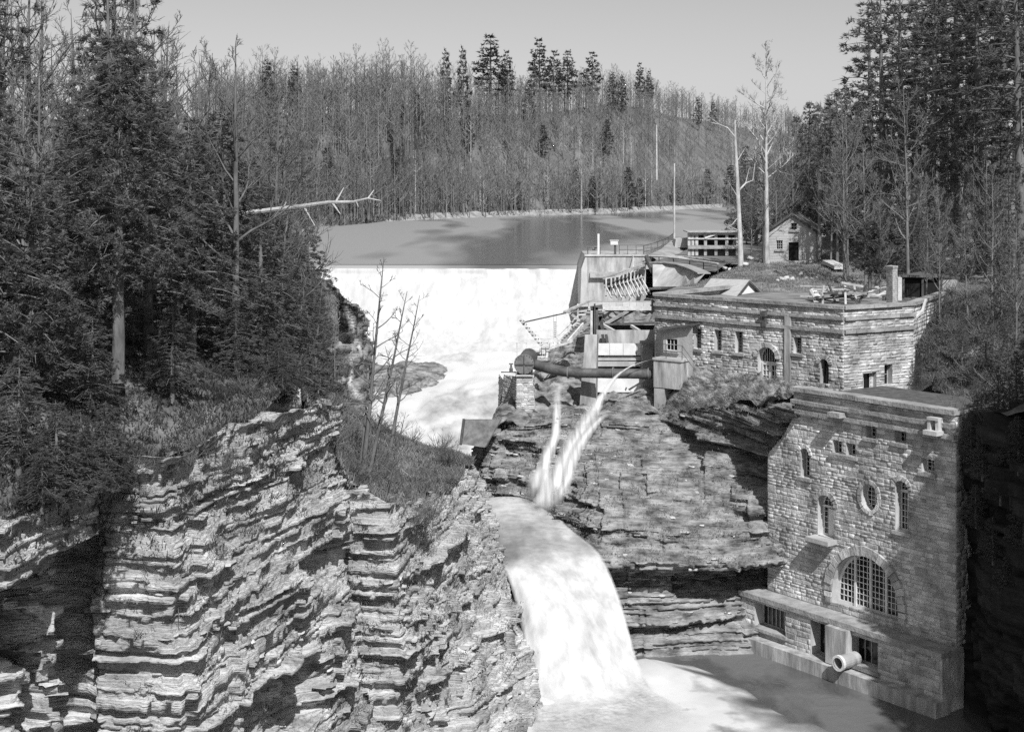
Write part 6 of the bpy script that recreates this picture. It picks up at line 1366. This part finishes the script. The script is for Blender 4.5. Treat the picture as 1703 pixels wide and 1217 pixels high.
tree('pine_tree', BUSH, at_px(1445.5, 500, 100.5), 'small round topped dark pine in front of the brick chimney', 'tree', None, .92, rz=1)
tree('bare_tree', BAREG[0], at_px(1464, 494, 101.5), 'bare grey trunk between the small dark pine and the chimney', 'tree', None, .5, rz=1, names=('trunk', 'branches'))
tree('bare_tree', BAREG[1], at_px(1563, 540, 92), 'thin pale leafless tree in front of the dark shed', 'tree', None, .62, rz=2, names=('trunk', 'branches'), sxy=.5)
# trees standing on the shaded rim outside the frame
for x, y, h in [(24.8 + .05 * (62 - y_) + dx, y_, h_) for y_, dx, h_ in ((63, .3, 6.5), (61.5, 1.4, 8), (60, .2, 7.6), (58.6, 1.6, 9), (57, .3, 8.4), (55.4, 1.5, 10), (54, .4, 9.4), (52.4, 1.6, 11), (51, .5, 10.2), (49.4, 1.7, 12), (48, .6, 11), (46, 1.6, 12), (65.5, 2.2, 7), (62.2, 2.6, 9), (59.4, 2.8, 10), (56.6, 2.8, 11), (53.6, 2.8, 12), (50.8, 2.9, 13), (47.6, 3.0, 13), (44.4, .6, 12), (43, 2.0, 13))]: tree('evergreen_tree', HEM[random.randrange(3)], (x, y, on_land('gorge_rim', x, y) - .2), 'dark evergreen on the shaded rim beyond the powerhouse', 'tree', 'evergreens on the shaded rim', h * 1.12 / 12, sxy=.8)
for px, d, h in ((1625, 71, 2.2), (1660, 69, 2.6), (1690, 67, 3), (1705, 70, 4), (1640, 74, 3.4), (1612, 73, 1.8), (1680, 73, 4.2)):
    x = xw(px, d); tree('evergreen_tree', SPRU[0], (x, d, on_land('gorge_rim' if d < 71.5 else 'hillside_right', x, d) - .25), 'low dark evergreen overhanging the shaded wall beside the powerhouse', 'tree', 'evergreens overhanging the shaded wall', h / 16, sxy=h / 13)
# ---- far hillside forest
def far_proto(seed, h, k1, k2, k3, m='bark_far', thick=2.2, spread=.30, clear=.35):
    r = np.random.default_rng(seed); tr, br = bare_lines(r, h, .17, limbs=k1, subs=k2, twigs=k3, spread=spread, clear=clear, up=.12)
    V, Q = tubes_np([(p, q * 1.1) for p, q in tr], 4); V2, Q2 = tubes_np([(p, q * thick) for p, q in br], 3)
    me = mesh_np('bare_tree', np.concatenate([V, V2]), [np.concatenate([Q, Q2 + len(V)])]); me.materials.append(M[m]); return me
FARB = [far_proto(700 + k, 15, 15, 6, 5, thick=1.7, spread=.40) for k in range(5)]
FARP = [far_proto(720 + k, 15, 10, 4, 3, m='bark_pale', clear=.55, spread=.2) for k in range(2)]
FC = [conifer_proto(730 + k, 18, 3.6, cb=c, tufts=20, nl=.62, nw=.2, needles=5, shape=.62, droop=.12, whorl=.95, gap=.18, leaf='needle_far') for k, c in enumerate((.35, .2, .05))]
Gf = LAND['hillside_far']; nu, nv, _ = Gf.shape
def far_pos(px, v):
    """point of the far hill under picture column px, v = 0 shore .. 1 behind the ridge"""
    row = Gf[:, int(np.clip(v, 0, 1) * (nv - 1))]; pxs_ = CX + row[:, 0] / row[:, 1] * F; i = int(np.argmin(np.abs(pxs_ - px))); return row[i]
rf = np.random.default_rng(9)
def far_obj(me, p, s, label, group, name='bare_tree', sx=1):
    o = bpy.data.objects.new(name, me); COL.objects.link(o); o.location = (p[0], p[1], p[2] - .3); o.scale = (s * sx, s * sx, s); o.rotation_euler = (0, 0, rf.uniform(0, 6)); return tag(o, label, 'tree', group)
cnt = 0
for i in range(190):
    ridge = i < 110
    px = rf.uniform(430, 1330) if ridge else rf.uniform(470, 1300); v = rf.uniform(.66, .84) if ridge else rf.uniform(.10, .7)
    p = far_pos(px, v)
    far_obj(FARB[i % 5], p, rf.uniform(.75, 1.25), 'grey leafless tree on the wooded hillside across the lake' if not ridge else 'leafless tree standing on the skyline across the lake', 'leafless trees of the far hillside' if not ridge else 'leafless skyline trees')
for i in range(30):
    p = far_pos(rf.uniform(640, 1300), rf.uniform(.12, .5)); far_obj(FARP[i % 2], p, rf.uniform(.7, 1.15), 'pale trunked tree near the far shore', 'pale trunks of the far shore')
def to_top(px, ytop, v, k, s=None, lab_='pine', grp=None):
    p = far_pos(px, v); h = (HZ - ytop) / F * p[1] - p[2]; o = tree('pine_tree', FC[k], (p[0], p[1], p[2] - .3), lab_, 'tree', grp, h / 18, sxy=s or h / 18); return o
to_top(815, 58, .70, 0, 1.95, 'broadest tall dark pine on the skyline, its top highest of all')
to_top(842, 84, .70, 0, 1.0, 'rounded pine leaning on the right side of the broadest skyline pine')
for px, y in ((897, 64), (920, 84), (947, 84), (984, 86)): to_top(px, y, .72, 0, None, 'tall tiered pine in the row right of the broad skyline pine', 'tiered pines on the skyline')
for px, y in ((1063, 104), (1078, 118)): to_top(px, y, .72, 0, .8, 'one of the twin tiered pines at the right end of the skyline row', 'twin skyline pines')
for px, y in ((1020, 118), (1034, 122), (742, 78), (768, 74), (452, 96), (494, 106), (1160, 158), (1188, 166), (880, 130), (690, 150), (660, 165)): to_top(px, y, .66, 1, .75, 'lesser pine among bare trees near the skyline', 'lesser pines near the skyline')
for px, v, s in ((1045, .10, .8), (1060, .12, .6), (985, .16, .6), (860, .2, .5), (720, .35, .5), (960, .35, .6), (1120, .3, .6), (1180, .2, .8), (1215, .3, .9), (650, .45, .6), (545, .4, .6), (780, .55, .6), (900, .5, .6), (1010, .5, .7)):
    p = far_pos(px, v); tree('evergreen_tree', FC[2], (p[0], p[1], p[2] - .2), 'dark evergreen low on the far hillside', 'tree', 'evergreens of the far hillside', s, sxy=s * 1.15)
# the rest of that wood is one mass
def forest_mass():
    bank = []
    for k in range(6):
        tr, br = bare_lines(np.random.default_rng(800 + k), 11, .11, limbs=11, subs=3, twigs=2, spread=.30, clear=.25, up=.14)
        V, Q = tubes_np(tr[:1], 3); V2, Q2 = tubes_np([(p, q * 2.0) for p, q in tr[1:] + br], 3); bank.append((np.concatenate([V, V2]), np.concatenate([Q, Q2 + len(V)])))
    Vs = []; Qs = []; c = 0
    for i in range(3000):
        px = rf.uniform(330, 1480); v = rf.uniform(.07, .88) if i % 3 else rf.uniform(.5, .88); p = far_pos(px, v) + np.array([rf.normal(0, 1.5), rf.normal(0, 2), 0]); V, Q = bank[i % 6]; s = rf.uniform(.7, 1.45); a = rf.uniform(0, 6.28); ca, sa = math.cos(a), math.sin(a)
        W = V * s; W = np.stack([W[:, 0] * ca - W[:, 1] * sa, W[:, 0] * sa + W[:, 1] * ca, W[:, 2]], 1) + p - np.array([0, 0, .3]); Vs.append(W.astype(np.float32)); Qs.append(Q + c); c += len(V)
    me = mesh_np('forest', np.concatenate(Vs), [np.concatenate(Qs)]); o = link('forest', me, 'twig_far'); o['kind'] = 'stuff'; tag(o, 'mass of leafless grey trees clothing the far hillside')
forest_mass()
put_shrubs('hillside_right', 30, (1590, 1720, 68, 82), .8, 1.6, 'leafless shrub at the brink of the shaded wall beside the powerhouse', 'shrubs at the shaded brink')
for k, (px, y, d, h) in enumerate(((1604, 742, 69.0, 2.0), (1622, 790, 68.0, 2.4), (1652, 830, 66.5, 2.6), (1612, 868, 68.6, 2.2), (1640, 930, 67.2, 2.4), (1682, 780, 65.2, 2.8), (1690, 900, 65, 2.8), (1665, 985, 66.2, 2.2))):  # extra foliage added to deepen the shade over the powerhouse corner
    p = at(px, y, d); tree('evergreen_tree', HEM[k % 3], (p.x + .35, p.y, p.z - .3), 'small dark evergreen added to deepen the shade beside the powerhouse', 'tree', 'evergreens added to deepen the wall shade', h / 12, sxy=h / 8.5)
# ---- ground cover
def cover(name, land, n, s, m, label, box=None, seed=1, twig=.3, up=.9):
    r = np.random.default_rng(seed); G = LAND[land]; a, b, _ = G.shape; P = []
    while sum(len(p) for p in P) < n:
        u = r.uniform(0, a - 1.001, n); v = r.uniform(0, b - 1.001, n); i = u.astype(int); j = v.astype(int); f = (u - i)[:, None]; g = (v - j)[:, None]
        p = (G[i, j] * (1 - f) + G[i + 1, j] * f) * (1 - g) + (G[i, j + 1] * (1 - f) + G[i + 1, j + 1] * f) * g
        w = r.random(n) < np.clip(60 / np.maximum(p[:, 1], 1), .05, 1); px = CX + p[:, 0] / p[:, 1] * F
        k = w & (p[:, 1] > 20) & (px > -700) & (px < 1900)
        if box: k &= (px > box[0]) & (px < box[1]) & (p[:, 1] > box[2]) & (p[:, 1] < box[3])
        P.append(p[k])
    P = np.concatenate(P)[:n]; blades(name, P, s, m, label, r, up)
def blades(name, P, s, m, label, r, up=.9, per=3, spread=.12):
    P = np.repeat(P, per, 0) + r.normal(0, spread, (len(P) * per, 3)) * (1, 1, .15); n = len(P); d = r.normal(0, .55, (n, 3)); d[:, 2] = up; d /= np.linalg.norm(d, axis=1, keepdims=True)
    ln = s * r.uniform(.4, 1.3, (n, 1)); sd = np.cross(d, r.normal(0, 1, (n, 3))); sd /= np.linalg.norm(sd, axis=1, keepdims=True); w = s * .09
    V = np.stack([P - sd * w, P + sd * w, P + d * ln], 1).reshape(-1, 3); me = mesh_np(name, V, [np.arange(len(V)).reshape(-1, 3)]); o = link(name, me, m); o['kind'] = 'stuff'; o['label'] = label
cover('undergrowth', 'riverbank_left', 17000, .32, 'brush', 'tangled dry brush covering the prow and the steep left bank', (480, 860, 56, 125), 1)
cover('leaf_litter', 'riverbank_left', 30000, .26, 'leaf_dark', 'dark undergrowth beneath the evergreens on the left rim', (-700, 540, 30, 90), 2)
cover('grass', 'lawn', 22000, .22, 'grass', 'short rough grass of the lawn around the cabin', (1080, 1520, 100, 170), 3)
cover('scrub', 'hillside_right', 18000, .32, 'brush_dark', 'scrub covering the bank right of the stone hall', None, 4)
cover('weeds', 'terrace', 2200, .2, 'brush', 'weeds on the ledge below the long stone wall', None, 5)
cover('shore_scrub', 'hillside_far', 9000, 1.3, 'brush', 'low scrub along the far shore', (480, 1320, 280, 640), 6)
def ledge_plants(name, info, n, s, m, label, u0, u1, z0, z1, seed, clump=8):
    r = np.random.default_rng(seed); P = []; Q, zb, U, zt = info['Q'], info['zb'], info['U'], info['zt']
    while len(P) < n:
        k = int(r.integers(0, len(zb) - 1)); j = int(r.integers(0, len(U)))
        if u0 <= U[j] <= u1 and z0 <= zb[k + 1] <= z1 and zb[k + 1] < zt[j]:
            c = np.array([*Q[k, j], zb[k + 1]]); P += [c + r.normal(0, .22, 3) * (1, 1, .2) for _ in range(clump)]
    blades(name, np.array(P), s, m, label, r, .8, 3, .07)
ledge_plants('cliff_plants', clI, 7000, .2, 'brush', 'dry plants rooted on the ledges of the left cliff', 4.6, 11.5, -24, -8.5, 1)
ledge_plants('cliff_moss', clI, 2600, .24, 'leaf_dark', 'dark plants hanging on the upper ledges of the left cliff', 0, 7.2, -11.5, -8.2, 2)
ledge_plants('cliff_weeds', crI, 9000, .16, 'brush', 'dry weeds on the ledges of the right cliff', .5, 8, -21, -12, 3)
ledge_plants('bluff_plants', cfI, 2500, .3, 'leaf_dark', 'dark plants on the bluff beside the dam', 0, 7, -18, -8, 4)

# ---- within a row of look-alikes say which one: counted from a named neighbour
ORD = 'first second third fourth fifth sixth seventh eighth ninth tenth eleventh twelfth thirteenth fourteenth fifteenth sixteenth seventeenth eighteenth nineteenth twentieth twenty-first twenty-second twenty-third twenty-fourth twenty-fifth twenty-sixth twenty-seventh twenty-eighth twenty-ninth thirtieth'.split()
def counted(group, template, reverse=False):
    obs = [o for o in COL.objects if o.get('group') == group and o.parent is None]
    def key(o):
        p = o.location
        if p.length < .01 and o.type == 'MESH':
            b = [v.co for v in o.data.vertices]; p = sum(b, Vector()) / len(b)
        return p.x / p.y
    for i, o in enumerate(sorted(obs, key=key, reverse=reverse)): o['label'] = template.format(ORD[i])
counted('evergreens on the left gorge rim', '{} tall dark evergreen of the left rim stand counted from the lake', True)
counted('low evergreens on the left gorge rim', '{} low bushy evergreen on the left rim counted from the lake', True)
counted('tall pines of the right wood', '{} tall dark pine of the right wood counted from the cabin')
counted('low evergreens of the right wood', '{} low evergreen under the right pines counted from the cabin')
counted('evergreens behind the cabin', '{} dark bushy evergreen around the cabin counted from the lake')
counted('pines behind the left bank', '{} tall pine behind the left evergreens counted from the lake', True)
counted('tiered pines on the skyline', '{} tall tiered pine right of the broad skyline pine')
counted('twin skyline pines', '{} of the twin tiered pines ending the skyline row')
counted('lesser pines near the skyline', '{} lesser pine along the skyline counted from the left')
counted('evergreens of the far hillside', '{} dark evergreen low on the far hillside counted from the left')
counted('timbers of the heap behind the parapet', '{} weathered timber of the heap behind the parapet counted from the drum')
counted('pale stones on the path', '{} pale flat stone on the lawn path counted from the gabled roof')
counted('pale stones under the birches', '{} pale stone by the white birch trunk counted from the gatehouse')
counted('planks beside the chimney', '{} pale plank left of the chimney counted towards it')
counted('saplings on the brushy slope', '{} thin sapling on the brushy slope counted from the evergreens')
counted('boulders beside the stone pier', '{} rough boulder at the rapids edge counted towards the stone pier')
counted('leafless trees right of the hall', '{} thin leafless tree on the bank counted from the stone hall')
counted('small evergreens right of the hall', '{} small dark evergreen on the bank counted from the stone hall')
counted('evergreens overhanging the shaded wall', '{} low dark evergreen overhanging the shaded wall counted from the powerhouse')
counted('evergreens added to deepen the wall shade', '{} small dark evergreen added to deepen the shade counted from the powerhouse')
print('TRIS', sum(len(m.polygons) for m in bpy.data.meshes), len(bpy.data.meshes['forest'].polygons))
